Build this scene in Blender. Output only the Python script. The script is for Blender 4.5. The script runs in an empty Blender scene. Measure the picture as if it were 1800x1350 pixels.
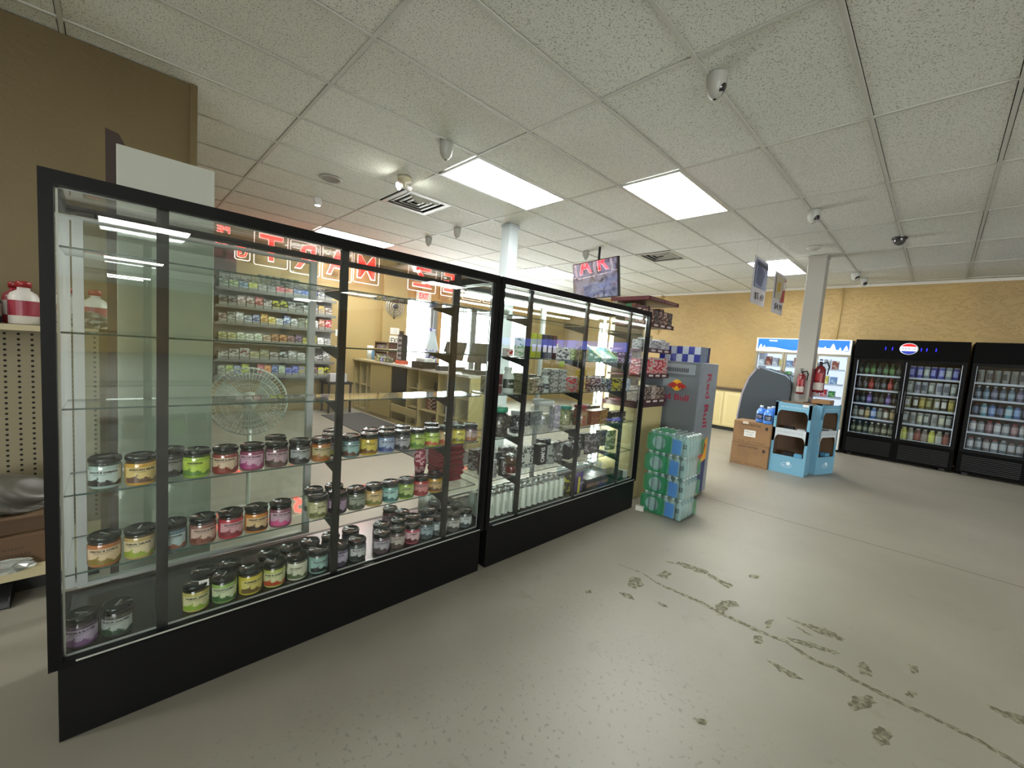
import bpy, bmesh, math, random
from mathutils import Vector, Matrix
random.seed(7)
S = bpy.context.scene
C = S.collection
PI = math.pi
# ---------------------------------------------------------------- camera, world, exposure
cam_d = bpy.data.cameras.new('camera'); cam = bpy.data.objects.new('camera', cam_d); C.objects.link(cam)
cam.location = (1.0897, -2.2354, 1.36); cam.rotation_euler = (1.48785, -0.07216, 0.80630)
cam_d.sensor_width = 36; cam_d.lens = 14.491; cam_d.clip_start = 0.02; cam_d.clip_end = 200
S.camera = cam
world = bpy.data.worlds.new('daylight'); S.world = world; world.use_nodes = True
world.node_tree.nodes['Background'].inputs[0].default_value = (0.93, 0.97, 1.0, 1)
world.node_tree.nodes['Background'].inputs[1].default_value = 10.0
S.view_settings.view_transform = 'Standard'; S.view_settings.look = 'None'
S.view_settings.exposure = 1.02; S.view_settings.gamma = 1; S.view_settings.use_curve_mapping = False
S.cycles.use_denoising = True
S.cycles.max_bounces = 10; S.cycles.diffuse_bounces = 5; S.cycles.glossy_bounces = 5
S.cycles.transmission_bounces = 8; S.cycles.transparent_max_bounces = 40
S.cycles.sample_clamp_indirect = 4.0; S.cycles.caustics_reflective = False; S.cycles.caustics_refractive = False
H = 2.976
LAMP = 22.0          # strength of the ceiling light diffusers

# ---------------------------------------------------------------- materials
def srgb(h):
    h = h.lstrip('#'); v = [int(h[i:i+2], 16) / 255 for i in (0, 2, 4)]
    return tuple(c / 12.92 if c <= .04045 else ((c + .055) / 1.055) ** 2.4 for c in v)
def col(c): return srgb(c) + (1,) if isinstance(c, str) else tuple(c) + (1,)
_m = {}
def mat(c, rough=.5, metal=0., emit=0., name='paint', spec=.5, coat=0.):
    k = (c, rough, metal, emit, spec, coat)
    if k in _m: return _m[k]
    m = bpy.data.materials.new(name); m.use_nodes = True; _m[k] = m
    b = m.node_tree.nodes['Principled BSDF']
    b.inputs['Base Color'].default_value = col(c); b.inputs['Roughness'].default_value = rough
    b.inputs['Metallic'].default_value = metal; b.inputs['Specular IOR Level'].default_value = spec
    b.inputs['Coat Weight'].default_value = coat
    if emit:
        b.inputs['Emission Color'].default_value = col(c); b.inputs['Emission Strength'].default_value = emit
    return m
def nodes(m): return m.node_tree.nodes, m.node_tree.links
def noisy(c1, c2, scale=8, rough=.6, lo=.4, hi=.6, stretch=(1, 1, 1), bump=0, detail=4, name='surface', spec=.4):
    m = bpy.data.materials.new(name); m.use_nodes = True; n, l = nodes(m); b = n['Principled BSDF']
    tc = n.new('ShaderNodeTexCoord'); mp = n.new('ShaderNodeMapping'); mp.inputs['Scale'].default_value = stretch
    t = n.new('ShaderNodeTexNoise'); t.inputs['Scale'].default_value = scale; t.inputs['Detail'].default_value = detail
    r = n.new('ShaderNodeValToRGB'); r.color_ramp.elements[0].position = lo; r.color_ramp.elements[1].position = hi
    r.color_ramp.elements[0].color = col(c1); r.color_ramp.elements[1].color = col(c2)
    l.new(tc.outputs['Object'], mp.inputs[0]); l.new(mp.outputs[0], t.inputs['Vector']); l.new(t.outputs['Fac'], r.inputs[0])
    l.new(r.outputs[0], b.inputs['Base Color']); b.inputs['Roughness'].default_value = rough; b.inputs['Specular IOR Level'].default_value = spec
    if bump:
        bp = n.new('ShaderNodeBump'); bp.inputs['Strength'].default_value = bump; bp.inputs['Distance'].default_value = .02
        l.new(t.outputs['Fac'], bp.inputs['Height']); l.new(bp.outputs[0], b.inputs['Normal'])
    return m
_p = {}
def pack(c1, c2='e8e6e0', scale=38, cover=.5, rough=.4):
    """printed packaging: blocks of the second colour over the first"""
    k = (c1, c2, scale, cover)
    if k in _p: return _p[k]
    m = bpy.data.materials.new('printed_card'); m.use_nodes = True; n, l = nodes(m); b = n['Principled BSDF']
    tc = n.new('ShaderNodeTexCoord'); mp = n.new('ShaderNodeMapping'); mp.inputs['Scale'].default_value = (1, 1, 1.7)
    v = n.new('ShaderNodeTexVoronoi'); v.inputs['Scale'].default_value = scale; v.distance = 'CHEBYCHEV'
    sp = n.new('ShaderNodeSeparateColor'); r = n.new('ShaderNodeValToRGB'); r.color_ramp.interpolation = 'CONSTANT'
    r.color_ramp.elements[0].color = col(c1); r.color_ramp.elements[1].color = col(c2)
    r.color_ramp.elements[1].position = 1 - cover * .5
    l.new(tc.outputs['Object'], mp.inputs[0]); l.new(mp.outputs[0], v.inputs['Vector']); l.new(v.outputs['Color'], sp.inputs[0])
    l.new(sp.outputs[0], r.inputs[0]); l.new(r.outputs[0], b.inputs['Base Color']); b.inputs['Roughness'].default_value = rough
    _p[k] = m; return m
def thin_glass(tint=(.975, .985, .98), name='clear_glass', rough=0.0, ior=1.5, gain=1.0):
    m = bpy.data.materials.new(name); m.use_nodes = True; n, l = nodes(m); n.clear()
    o = n.new('ShaderNodeOutputMaterial'); t = n.new('ShaderNodeBsdfTransparent'); t.inputs[0].default_value = tuple(tint) + (1,)
    g = n.new('ShaderNodeBsdfGlossy'); g.inputs['Roughness'].default_value = rough; g.inputs[0].default_value = (1, 1, 1, 1)
    f = n.new('ShaderNodeFresnel'); mx = n.new('ShaderNodeMixShader')
    mu = n.new('ShaderNodeMath'); mu.operation = 'MULTIPLY'; mu.inputs[1].default_value = gain; mu.use_clamp = True
    ge = n.new('ShaderNodeNewGeometry'); mr = n.new('ShaderNodeMapRange'); mr.inputs[3].default_value = ior; mr.inputs[4].default_value = 1 / ior
    l.new(ge.outputs['Backfacing'], mr.inputs[0]); l.new(mr.outputs[0], f.inputs[0])   # same reflectance from both sides of a thin sheet
    l.new(f.outputs[0], mu.inputs[0]); l.new(mu.outputs[0], mx.inputs[0]); l.new(t.outputs[0], mx.inputs[1]); l.new(g.outputs[0], mx.inputs[2]); l.new(mx.outputs[0], o.inputs[0])
    return m
def film(c, alpha=.5, rough=.15, name='plastic_film'):
    m = bpy.data.materials.new(name); m.use_nodes = True; b = m.node_tree.nodes['Principled BSDF']
    b.inputs['Base Color'].default_value = col(c); b.inputs['Alpha'].default_value = alpha; b.inputs['Roughness'].default_value = rough
    return m
BLACK = mat('070707', .45, name='black_laminate', spec=.25); BLK2 = mat('161817', .5); ALU = mat('aeb2b0', .3, .9, name='brushed_aluminium')
ALUW = mat('c3c9c6', .35, .3, name='satin_aluminium')
WHITE = mat('dcdcd8', .45); CREAM = mat('cfc59c', .5); GREY = mat('8e9294', .45)
GLASS = thin_glass(); DOORGLASS = thin_glass((.93, .965, .945), 'greenish_glass', gain=1.1); COOLGLASS = thin_glass((.9, .93, .95), 'cooler_glass')
EDGE = film('2c4a40', .9, .1, 'green_glass_edge')

# ---------------------------------------------------------------- geometry helpers
def NB(): return bmesh.new()
def box(bm, x0, y0, z0, x1, y1, z1, mi=0, M=None):
    vs = [bm.verts.new((x, y, z)) for z in (z0, z1) for y in (y0, y1) for x in (x0, x1)]
    if M is not None:
        for v in vs: v.co = M @ v.co
    F = [(0, 2, 3, 1), (4, 5, 7, 6), (0, 1, 5, 4), (2, 6, 7, 3), (0, 4, 6, 2), (1, 3, 7, 5)]
    out = []
    for f in F:
        fc = bm.faces.new([vs[i] for i in f]); fc.material_index = mi; out.append(fc)
    return out
def poly(bm, pts, mi=0):
    f = bm.faces.new([bm.verts.new(p) for p in pts]); f.material_index = mi; return f
def prism(bm, pts, axis, a, b, mi=0, mi_side=None):
    """extrude a 2D outline along an axis ('x','y','z') from a to b"""
    def P(p, t): return {'x': (t, p[0], p[1]), 'y': (p[0], t, p[1]), 'z': (p[0], p[1], t)}[axis]
    A = [bm.verts.new(P(p, a)) for p in pts]; B = [bm.verts.new(P(p, b)) for p in pts]
    n = len(pts); ms = mi if mi_side is None else mi_side
    bm.faces.new(A).material_index = mi; bm.faces.new(B[::-1]).material_index = mi
    for i in range(n):
        bm.faces.new([A[i], A[(i + 1) % n], B[(i + 1) % n], B[i]]).material_index = ms
def lathe(bm, prof, seg=20, mis=None, M=None):
    """prof: (r,z) bottom to top; mis: material per segment"""
    rings = []
    for r, z in prof:
        if r < 1e-6: rings.append([bm.verts.new((0, 0, z))])
        else: rings.append([bm.verts.new((r * math.cos(2 * PI * i / seg), r * math.sin(2 * PI * i / seg), z)) for i in range(seg)])
    for k in range(len(rings) - 1):
        a, b = rings[k], rings[k + 1]; mi = mis[k] if mis else 0
        for i in range(seg):
            j = (i + 1) % seg
            if len(a) == 1 and len(b) == 1: continue
            if len(a) == 1: f = bm.faces.new([a[0], b[j], b[i]])
            elif len(b) == 1: f = bm.faces.new([a[i], a[j], b[0]])
            else: f = bm.faces.new([a[i], a[j], b[j], b[i]])
            f.material_index = mi; f.smooth = True
    if M is not None:
        for r in rings:
            for v in r: v.co = M @ v.co
def tube(bm, p0, p1, r, seg=8, mi=0):
    p0, p1 = Vector(p0), Vector(p1); d = p1 - p0
    M = Matrix.Translation(p0) @ d.to_track_quat('Z', 'Y').to_matrix().to_4x4()
    lathe(bm, [(0, 0), (r, 0), (r, d.length), (0, d.length)], seg, [mi] * 3, M)
def path(bm, pts, r, seg=6, mi=0, closed=False):
    n = len(pts)
    for i in range(n if closed else n - 1): tube(bm, pts[i], pts[(i + 1) % n], r, seg, mi)
def arcpatch(bm, r, a0, a1, z0, z1, seg=12, mi=0, zt=0):
    for i in range(seg):
        t0, t1 = a0 + (a1 - a0) * i / seg, a0 + (a1 - a0) * (i + 1) / seg
        f = poly(bm, [(r * math.cos(t0), r * math.sin(t0), z0), (r * math.cos(t1), r * math.sin(t1), z0), (r * math.cos(t1), r * math.sin(t1), z1), (r * math.cos(t0), r * math.sin(t0), z1)], mi); f.smooth = True
_t = {}
def glyphs(s, bold=.0):
    """outline of a line of text, height 1, centred, as verts and faces"""
    k = (s, bold)
    if k in _t: return _t[k]
    cu = bpy.data.curves.new('lettering', 'FONT'); cu.body = s; cu.size = 1.4; cu.offset = bold; cu.resolution_u = 2
    cu.align_x = 'CENTER'; cu.align_y = 'CENTER'
    o = bpy.data.objects.new('lettering', cu); C.objects.link(o); dg = bpy.context.evaluated_depsgraph_get()
    me = bpy.data.meshes.new_from_object(o.evaluated_get(dg))
    vs = [tuple(v.co) for v in me.vertices]; fs = [tuple(p.vertices) for p in me.polygons]
    bpy.data.objects.remove(o); bpy.data.curves.remove(cu); bpy.data.meshes.remove(me)
    if vs:
        ys = [v[1] for v in vs]; xs = [v[0] for v in vs]; cy = (min(ys) + max(ys)) / 2; cx = (min(xs) + max(xs)) / 2
        vs = [(v[0] - cx, v[1] - cy) for v in vs]
    _t[k] = (vs, fs); return _t[k]
def write(bm, s, o, u, v, h, width=None, mi=0, bold=.0):
    """text centred at o, running along u with up v, cap height about h, optional total width"""
    vs, fs = glyphs(s, bold); o, u, v = Vector(o), Vector(u), Vector(v)
    if not vs: return
    w = max(p[0] for p in vs) - min(p[0] for p in vs); hh = max(p[1] for p in vs) - min(p[1] for p in vs)
    sy = h / hh; sx = sy if width is None else width / w
    V = [bm.verts.new(o + u * (p[0] * sx) + v * (p[1] * sy)) for p in vs]
    for f in fs:
        try: bm.faces.new([V[i] for i in f]).material_index = mi
        except ValueError: pass
def wrap_write(bm, s, r, ac, zc, h, width, mi=0, bold=.02):
    vs, fs = glyphs(s, bold); w = max(p[0] for p in vs) - min(p[0] for p in vs); hh = max(p[1] for p in vs) - min(p[1] for p in vs)
    sx = width / w; sy = h / hh; V = []
    for p in vs:
        a = ac + p[0] * sx / r; V.append(bm.verts.new((r * math.cos(a), r * math.sin(a), zc + p[1] * sy)))
    for f in fs:
        try: bm.faces.new([V[i] for i in f]).material_index = mi
        except ValueError: pass
def mesh(name, bm, mats, bevel=0):
    me = bpy.data.meshes.new(name); bm.to_mesh(me); bm.free()
    for m in (mats if isinstance(mats, (list, tuple)) else [mats]): me.materials.append(m)
    return me
def link(name, me, parent=None, loc=(0, 0, 0), rot=(0, 0, 0)):
    o = bpy.data.objects.new(name, me); C.objects.link(o); o.location = loc; o.rotation_euler = rot
    if parent is not None: o.parent = parent
    return o
def obj(name, bm, mats, parent=None, loc=(0, 0, 0), rot=(0, 0, 0), bevel=0):
    o = link(name, mesh(name, bm, mats), parent, loc, rot)
    if bevel:
        b = o.modifiers.new('bevel', 'BEVEL'); b.width = bevel; b.segments = 2; b.limit_method = 'ANGLE'
    return o
def tag(o, label, cat, group=None):
    o['label'] = label; o['category'] = cat
    if group: o['group'] = group
    return o
def thing(name, label, cat, loc=(0, 0, 0), rz=0, group=None):
    o = bpy.data.objects.new(name, None); C.objects.link(o); o.location = loc; o.rotation_euler = (0, 0, rz)
    o.empty_display_size = .05
    return tag(o, label, cat, group)
def struct(name, bm, mats, **k):
    o = obj(name, bm, mats, **k); o['kind'] = 'structure'; return o
def part(name, mats, parent, *boxes, bevel=0, label=None):
    bm = NB()
    for b in boxes: box(bm, *b)
    o = obj(name, bm, mats, parent, bevel=bevel)
    if label: o['label'] = label
    return o
ORD = ['', 'first', 'second', 'third', 'fourth', 'fifth', 'sixth', 'seventh', 'eighth', 'ninth', 'tenth', 'eleventh', 'twelfth', 'thirteenth', 'fourteenth', 'fifteenth', 'sixteenth', 'seventeenth', 'eighteenth', 'nineteenth', 'twentieth', 'twenty-first', 'twenty-second', 'twenty-third', 'twenty-fourth', 'twenty-fifth']
def circ(cx, cy, r, n=24, ry=None): return [(cx + r * math.cos(2 * PI * i / n), cy + (ry or r) * math.sin(2 * PI * i / n)) for i in range(n)]

# ---------------------------------------------------------------- floor
def floor_material():
    m = bpy.data.materials.new('worn_painted_concrete'); m.use_nodes = True; n, l = nodes(m); b = n['Principled BSDF']
    tc = n.new('ShaderNodeTexCoord')
    def noise(sc, de, lo, hi, c1, c2, dist=0):
        t = n.new('ShaderNodeTexNoise'); t.inputs['Scale'].default_value = sc; t.inputs['Detail'].default_value = de; t.inputs['Distortion'].default_value = dist
        r = n.new('ShaderNodeValToRGB'); r.color_ramp.elements[0].position = lo; r.color_ramp.elements[1].position = hi
        r.color_ramp.elements[0].color = c1; r.color_ramp.elements[1].color = c2
        l.new(tc.outputs['Object'], t.inputs['Vector']); l.new(t.outputs['Fac'], r.inputs[0]); return r, t
    base, _ = noise(.9, 6, .3, .7, col('807b70'), col('918c80'))
    fleck, ft = noise(46, 4, .60, .66, (0, 0, 0, 1), (1, 1, 1, 1))
    patch, _ = noise(.55, 3, .47, .6, (0, 0, 0, 1), (1, 1, 1, 1), .6)
    scuff, _ = noise(5, 8, .64, .72, (0, 0, 0, 1), (1, 1, 1, 1), 1.5)
    mu = n.new('ShaderNodeMath'); mu.operation = 'MULTIPLY'; l.new(fleck.outputs[0], mu.inputs[0]); l.new(patch.outputs[0], mu.inputs[1])
    m2 = n.new('ShaderNodeMath'); m2.operation = 'MULTIPLY'; m2.inputs[1].default_value = .42; l.new(mu.outputs[0], m2.inputs[0])
    mx = n.new('ShaderNodeMix'); mx.data_type = 'RGBA'; mx.inputs[7].default_value = col('4f4c42'); l.new(m2.outputs[0], mx.inputs[0]); l.new(base.outputs[0], mx.inputs[6])
    m3 = n.new('ShaderNodeMath'); m3.operation = 'MULTIPLY'; m3.inputs[1].default_value = .25; l.new(scuff.outputs[0], m3.inputs[0])
    mx2 = n.new('ShaderNodeMix'); mx2.data_type = 'RGBA'; mx2.inputs[7].default_value = col('6c6858'); l.new(m3.outputs[0], mx2.inputs[0]); l.new(mx.outputs[2], mx2.inputs[6])
    l.new(mx2.outputs[2], b.inputs['Base Color']); b.inputs['Roughness'].default_value = .42; b.inputs['Specular IOR Level'].default_value = .45
    bp = n.new('ShaderNodeBump'); bp.inputs['Strength'].default_value = .12; bp.inputs['Distance'].default_value = .005; l.new(ft.outputs['Fac'], bp.inputs['Height']); l.new(bp.outputs[0], b.inputs['Normal'])
    return m
XL, XR, YB, YF = -6.8, 22.0, 7.45, -8.5
bm = NB(); box(bm, XL - .2, YF - .2, -.1, XR + .2, YB + .2, 0); floor = struct('floor', bm, floor_material())
DARKC = noisy('55513f', '8a8572', 45, .7, .42, .62, name='bare_concrete')
MARKS=  [[(-0.065, 0.463), (0.032, 0.557), (0.137, 0.578), (0.26, 0.538), (0.347, 0.529), (0.334, 0.47), (0.271, 0.478), (0.179, 0.518), (0.058, 0.495)], [(-0.02, 0.229), (-0.016, 0.347), (0.036, 0.349), (0.045, 0.251)], [(-0.115, 0.068), (-0.074, 0.134), (-0.012, 0.07), (-0.018, -0.015), (-0.067, -0.022)], [(-0.07, -0.123), (-0.014, -0.086), (0.035, -0.12), (-0.017, -0.144)], [(0.085, -0.037), (0.138, -0.028), (0.208, -0.021), (0.164, -0.045)], [(0.36, 0.177), (0.356, 0.292), (0.41, 0.354), (0.444, 0.32), (0.406, 0.253), (0.422, 0.161), (0.396, 0.127)], [(0.652, 0.434), (0.719, 0.443), (0.811, 0.494), (0.901, 0.468), (0.892, 0.43), (0.834, 0.424), (0.752, 0.404)], [(0.69, 0.383), (0.738, 0.372), (0.79, 0.355), (0.751, 0.345)], [(0.688, 0.225), (0.732, 0.254), (0.775, 0.282), (0.841, 0.302), (0.904, 0.306), (0.879, 0.276), (0.805, 0.243), (0.728, 0.21)], [(0.672, -0.042), (0.705, -0.034), (0.778, -0.03), (0.823, -0.047), (0.788, -0.075), (0.733, -0.075)], [(0.97, 0.285), (0.989, 0.353), (1.029, 0.24), (0.986, 0.217)], [(1.13, 0.485), (1.165, 0.505), (1.174, 0.461), (1.148, 0.419)], [(0.975, -0.064), (0.985, 0.01), (1.033, 0.088), (1.06, 0.049), (1.017, -0.037), (0.998, -0.077)], [(1.057, -0.144), (1.074, -0.092), (1.111, -0.078), (1.113, -0.165), (1.088, -0.203), (1.066, -0.179)], [(1.127, 0.212), (1.15, 0.269), (1.179, 0.266), (1.152, 0.215)], [(1.373, 0.441), (1.421, 0.446), (1.485, 0.481), (1.501, 0.411), (1.463, 0.397), (1.41, 0.399)], [(0.579, 0.1), (0.608, 0.137), (0.63, 0.073), (0.604, 0.04)], [(0.584, 0.292), (0.602, 0.347), (0.614, 0.235), (0.599, 0.223)], [(0.359, 0.762), (0.413, 0.811), (0.414, 0.746), (0.381, 0.723)], [(0.58, -0.633), (0.621, -0.606), (0.622, -0.635), (0.598, -0.65)], [(-0.199, -0.275), (-0.178, -0.238), (-0.158, -0.266), (-0.178, -0.293)]]
CRACK=  [(-0.241, 0.16, 0.0053), (-0.083, 0.187, 0.0105), (0.029, 0.156, 0.0146), (0.1, 0.16, 0.0279), (0.279, 0.174, 0.0261), (0.422, 0.161, 0.0284), (0.575, 0.163, 0.0301), (0.709, 0.186, 0.029), (0.8, 0.146, 0.0306), (0.906, 0.165, 0.0329), (0.96, 0.143, 0.0317), (1.084, 0.137, 0.027), (1.221, 0.144, 0.0252), (1.344, 0.14, 0.0266), (1.464, 0.107, 0.0271)]
bm = NB()
rnd = random.Random(3)
for k, pts in enumerate(MARKS):
    zz = .0006 + .00003 * k; P = []
    for i in range(len(pts)):
        a, b = pts[i], pts[(i + 1) % len(pts)]
        for s in range(4):
            t = s / 4; L = math.hypot(b[0] - a[0], b[1] - a[1]); j = L * .10
            P.append((a[0] + (b[0] - a[0]) * t + rnd.uniform(-j, j), a[1] + (b[1] - a[1]) * t + rnd.uniform(-j, j), zz))
    poly(bm, P)
for i in range(len(CRACK) - 1):
    a, b = CRACK[i], CRACK[i + 1]; n_ = 5
    for s in range(n_):
        def q(t, sg, sd):
            r_ = random.Random(i * 100 + round(t * n_) * 7 + sd)
            return (a[0] + (b[0] - a[0]) * t, a[1] + (b[1] - a[1]) * t + sg * (a[2] + (b[2] - a[2]) * t) * .5 * r_.uniform(.75, 1.25), .0005)
        t0, t1 = s / n_, (s + 1) / n_
        poly(bm, [q(t0, -1, 1), q(t1, -1, 1), q(t1, 1, 2), q(t0, 1, 2)])
o = obj('worn_patches', bm, DARKC, floor)
bm = NB()
pts = [(-2.0, 2.12), (-.32, 2.12), (.26, 2.135), (1.08, 2.2), (1.7, 2.215), (3, 2.25), (8, 2.3)]
for a, b in zip(pts, pts[1:]): poly(bm, [(a[0], a[1] - .004, .0007), (b[0], b[1] - .004, .0007), (b[0], b[1] + .004, .0007), (a[0], a[1] + .004, .0007)])
obj('saw_cut_joint', bm, mat('4c493f', .8), floor)

# ---------------------------------------------------------------- ceiling with tile grid
def tile_material():
    m = bpy.data.materials.new('fissured_ceiling_tile'); m.use_nodes = True; n, l = nodes(m); b = n['Principled BSDF']
    tc = n.new('ShaderNodeTexCoord'); v = n.new('ShaderNodeTexNoise'); v.inputs['Scale'].default_value = 140; v.inputs['Detail'].default_value = 2
    r = n.new('ShaderNodeValToRGB'); r.color_ramp.elements[0].position = .34; r.color_ramp.elements[1].position = .43
    r.color_ramp.elements[0].color = col('9a9e98'); r.color_ramp.elements[1].color = col('e6e8e4')
    w = n.new('ShaderNodeTexNoise'); w.inputs['Scale'].default_value = .7; w.inputs['Detail'].default_value = 2
    r2 = n.new('ShaderNodeValToRGB'); r2.color_ramp.elements[0].position = .3; r2.color_ramp.elements[1].position = .7
    r2.color_ramp.elements[0].color = (.88, .90, .86, 1); r2.color_ramp.elements[1].color = (1, 1, .99, 1)
    mx = n.new('ShaderNodeMix'); mx.data_type = 'RGBA'; mx.blend_type = 'MULTIPLY'; mx.inputs[0].default_value = 1
    l.new(tc.outputs['Object'], v.inputs['Vector']); l.new(tc.outputs['Object'], w.inputs['Vector']); l.new(v.outputs['Fac'], r.inputs[0]); l.new(w.outputs['Fac'], r2.inputs[0])
    l.new(r.outputs[0], mx.inputs[6]); l.new(r2.outputs[0], mx.inputs[7]); l.new(mx.outputs[2], b.inputs['Base Color']); b.inputs['Roughness'].default_value = .9; b.inputs['Specular IOR Level'].default_value = .15
    return m
# cells: column i spans x -.61*(i+1) .. -.61*i ; row j spans y 1.22*j .. 1.22*(j+1)
LIGHTS = [(3, 0), (1, 1), (9, 0), (7, 3), (1, 4)]
FAR_LIGHTS = [(-12, -2), (-21, -2), (-30, -2), (-12, 3), (-21, 3), (-5, -5), (-14, -5), (2, -5), (-30, 3)]
VENTS = [(5, 0), (3, 3)]
bm = NB(); rnd = random.Random(11)
box(bm, XL - .2, YF - .2, H + .05, XR + .2, YB + .2, H + .1, 2)
for i in range(-36, 12):
    for j in range(-7, 7):
        if (i, j) in LIGHTS or (i, j) in FAR_LIGHTS: continue
        x0, x1 = -.61 * (i + 1), -.61 * i; y0, y1 = 1.22 * j, 1.22 * (j + 1)
        z = H + .004 + rnd.uniform(0, .003)
        if (i, j) in VENTS: y0 += .61
        g = [.013 + (.003 if rnd.random() < .6 else 0) for _ in range(4)]
        if y1 > YB: y1 = YB + .02
        if y0 > YB: continue
        box(bm, x0 + g[0], y0 + g[1], z, x1 - g[2], y1 - g[3], z + .012, 0)
        box(bm, x0 - .0, y0 - .0115, H, x1, y0 + .0115, H + .012, 1)
for i in range(-36, 13):
    box(bm, -.61 * i - .0115, YF, H - .0008, -.61 * i + .0115, YB, H + .012, 1)
struct('ceiling', bm, [tile_material(), mat('c4c6be', .6, name='ceiling_grid_bar'), mat('2a2a24', .9)])

# ---------------------------------------------------------------- walls
def wall_paint(c1, c2, bump=.5, name='rough_yellow_wall'):
    m = bpy.data.materials.new(name); m.use_nodes = True; n, l = nodes(m); b = n['Principled BSDF']
    tc = n.new('ShaderNodeTexCoord'); mp = n.new('ShaderNodeMapping'); mp.inputs['Scale'].default_value = (1, 1, 2.2)
    t = n.new('ShaderNodeTexNoise'); t.inputs['Scale'].default_value = 7; t.inputs['Detail'].default_value = 5; t.inputs['Distortion'].default_value = 1.4
    w = n.new('ShaderNodeTexNoise'); w.inputs['Scale'].default_value = .8; w.inputs['Detail'].default_value = 2
    r = n.new('ShaderNodeValToRGB'); r.color_ramp.elements[0].color = col(c1); r.color_ramp.elements[1].color = col(c2); r.color_ramp.elements[0].position = .35; r.color_ramp.elements[1].position = .65
    l.new(tc.outputs['Object'], mp.inputs[0]); l.new(mp.outputs[0], t.inputs['Vector']); l.new(tc.outputs['Object'], w.inputs['Vector']); l.new(w.outputs['Fac'], r.inputs[0]); l.new(r.outputs[0], b.inputs['Base Color'])
    r2 = n.new('ShaderNodeValToRGB'); r2.color_ramp.elements[0].position = .52; r2.color_ramp.elements[1].position = .6; l.new(t.outputs['Fac'], r2.inputs[0])
    bp = n.new('ShaderNodeBump'); bp.inputs['Strength'].default_value = bump; bp.inputs['Distance'].default_value = .012
    l.new(r2.outputs[0], bp.inputs['Height']); l.new(bp.outputs[0], b.inputs['Normal']); b.inputs['Roughness'].default_value = .55
    return m
YEL = wall_paint('9e8658', 'b0955f', .55); YEL2 = wall_paint('a08a5c', 'aa9466', .15, 'ochre_wall'); YEL2_SHADED = wall_paint('605232', '675937', .08, 'shaded_ochre_wall')  # partition is the same ochre paint, its shade put into a darker colour
bm = NB(); box(bm, XL - .2, YB, 0, XR + .2, YB + .2, H + .1); struct('wall_back', bm, YEL)
bm = NB(); box(bm, XR, YF, 0, XR + .2, YB, H + .1); struct('wall_right', bm, YEL)
bm = NB(); box(bm, -2.6, YF - .2, 0, XR, YF, .5); box(bm, -2.6, YF - .2, 2.7, XR, YF, H + .1); box(bm, -2.6, YF - .2, .5, 6, YF, 2.7); box(bm, 19, YF - .2, .5, XR, YF, 2.7)  # window openings added in this unseen wall to brighten ceiling and floor
for x in (9, 12.2, 15.4): box(bm, x, YF - .2, .5, x + .2, YF, 2.7)
struct('wall_front', bm, YEL)
def portal(loc, rot, sx, sy):
    d = bpy.data.lights.new('daylight_portal', 'AREA'); d.shape = 'RECTANGLE'; d.size = sx; d.size_y = sy; d.cycles.is_portal = True
    o = bpy.data.objects.new('daylight_portal', d); C.objects.link(o); o.location = loc; o.rotation_euler = rot
portal((12.5, YF - .21, 1.6), (PI / 2, 0, 0), 13.2, 2.3)  # sky light through the added openings behind the camera
portal((XL - .21, 4.0, 1.46), (0, -PI / 2, 0), 1.7, 3.8)
bm = NB(); box(bm, -2.74, YF, 0, -2.6, -1.83, H); box(bm, -2.742, -1.86, 0, -2.585, -1.82, H); struct('wall_partition', bm, YEL2_SHADED)
bm = NB(); box(bm, XL, -3.7, 0, -2.74, -3.5, H); struct('wall_counter_side', bm, YEL2)
WX = XL
bm = NB()
box(bm, WX - .2, -3.7, 0, WX, 2.15, H + .05)
box(bm, WX - .2, 2.15, 0, WX, YB, .62); box(bm, WX - .2, 2.15, 2.3, WX, YB, H + .05); box(bm, WX - .2, 5.9, .62, WX, YB, 2.3)
box(bm, WX, 1.62, 0, WX + .1, 2.15, H)
struct('wall_left', bm, YEL2)
WOOD = noisy('9a7440', 'b08a50', 6, .45, .4, .6, (1, 1, .2), name='varnished_wood')
WIN = [(2.15, 2.86), (3.05, 4.0), (4.06, 5.0), (5.06, 5.9)]
for k, (a, b) in enumerate(WIN):
    bm = NB(); y0, y1, z0, z1 = a, b, .62, 2.3
    for bb in ((y0, z0, y1, z0 + .05), (y0, z1 - .05, y1, z1), (y0, z0, y0 + .05, z1), (y1 - .05, z0, y1, z1)): box(bm, WX - .12, bb[0], bb[1], WX - .04, bb[2], bb[3])
    w = struct('window_%d' % (k + 1), bm, mat('8c8f90', .4))
    bm = NB(); box(bm, WX - .09, y0 + .05, z0 + .05, WX - .08, y1 - .05, z1 - .05); obj('window_pane', bm, GLASS, w)
    if k > 0:
        bm = NB(); n1 = int((y1 - y0) / .15)
        for i in range(1, n1): box(bm, WX - .035, y0 + i * (y1 - y0) / n1 - .004, z0, WX - .027, y0 + i * (y1 - y0) / n1 + .004, z1)
        for i in range(1, 11): box(bm, WX - .035, y0, z0 + i * .152 - .004, WX - .027, y1, z0 + i * .152 + .004)
        obj('security_grid', bm, mat('1a1c1c', .5), w)
bm = NB(); box(bm, WX - .16, 2.86, .0, WX + .02, 2.95, 2.3, 1); box(bm, WX - .16, 2.95, 0, WX + .02, 3.05, 2.3)
for y in (4.0, 5.0): box(bm, WX - .16, y, .62, WX + .0, y + .06, 2.3, 1)
struct('trim_1', bm, [WOOD, mat('707477', .4)])
bm = NB(); box(bm, WX, 2.15, 2.3, WX + .04, 5.9, 2.36); box(bm, WX, 2.15, 2.6, WX + .05, 5.9, 2.66); box(bm, WX, 2.15, 2.36, WX + .03, 5.9, 2.6)
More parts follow.
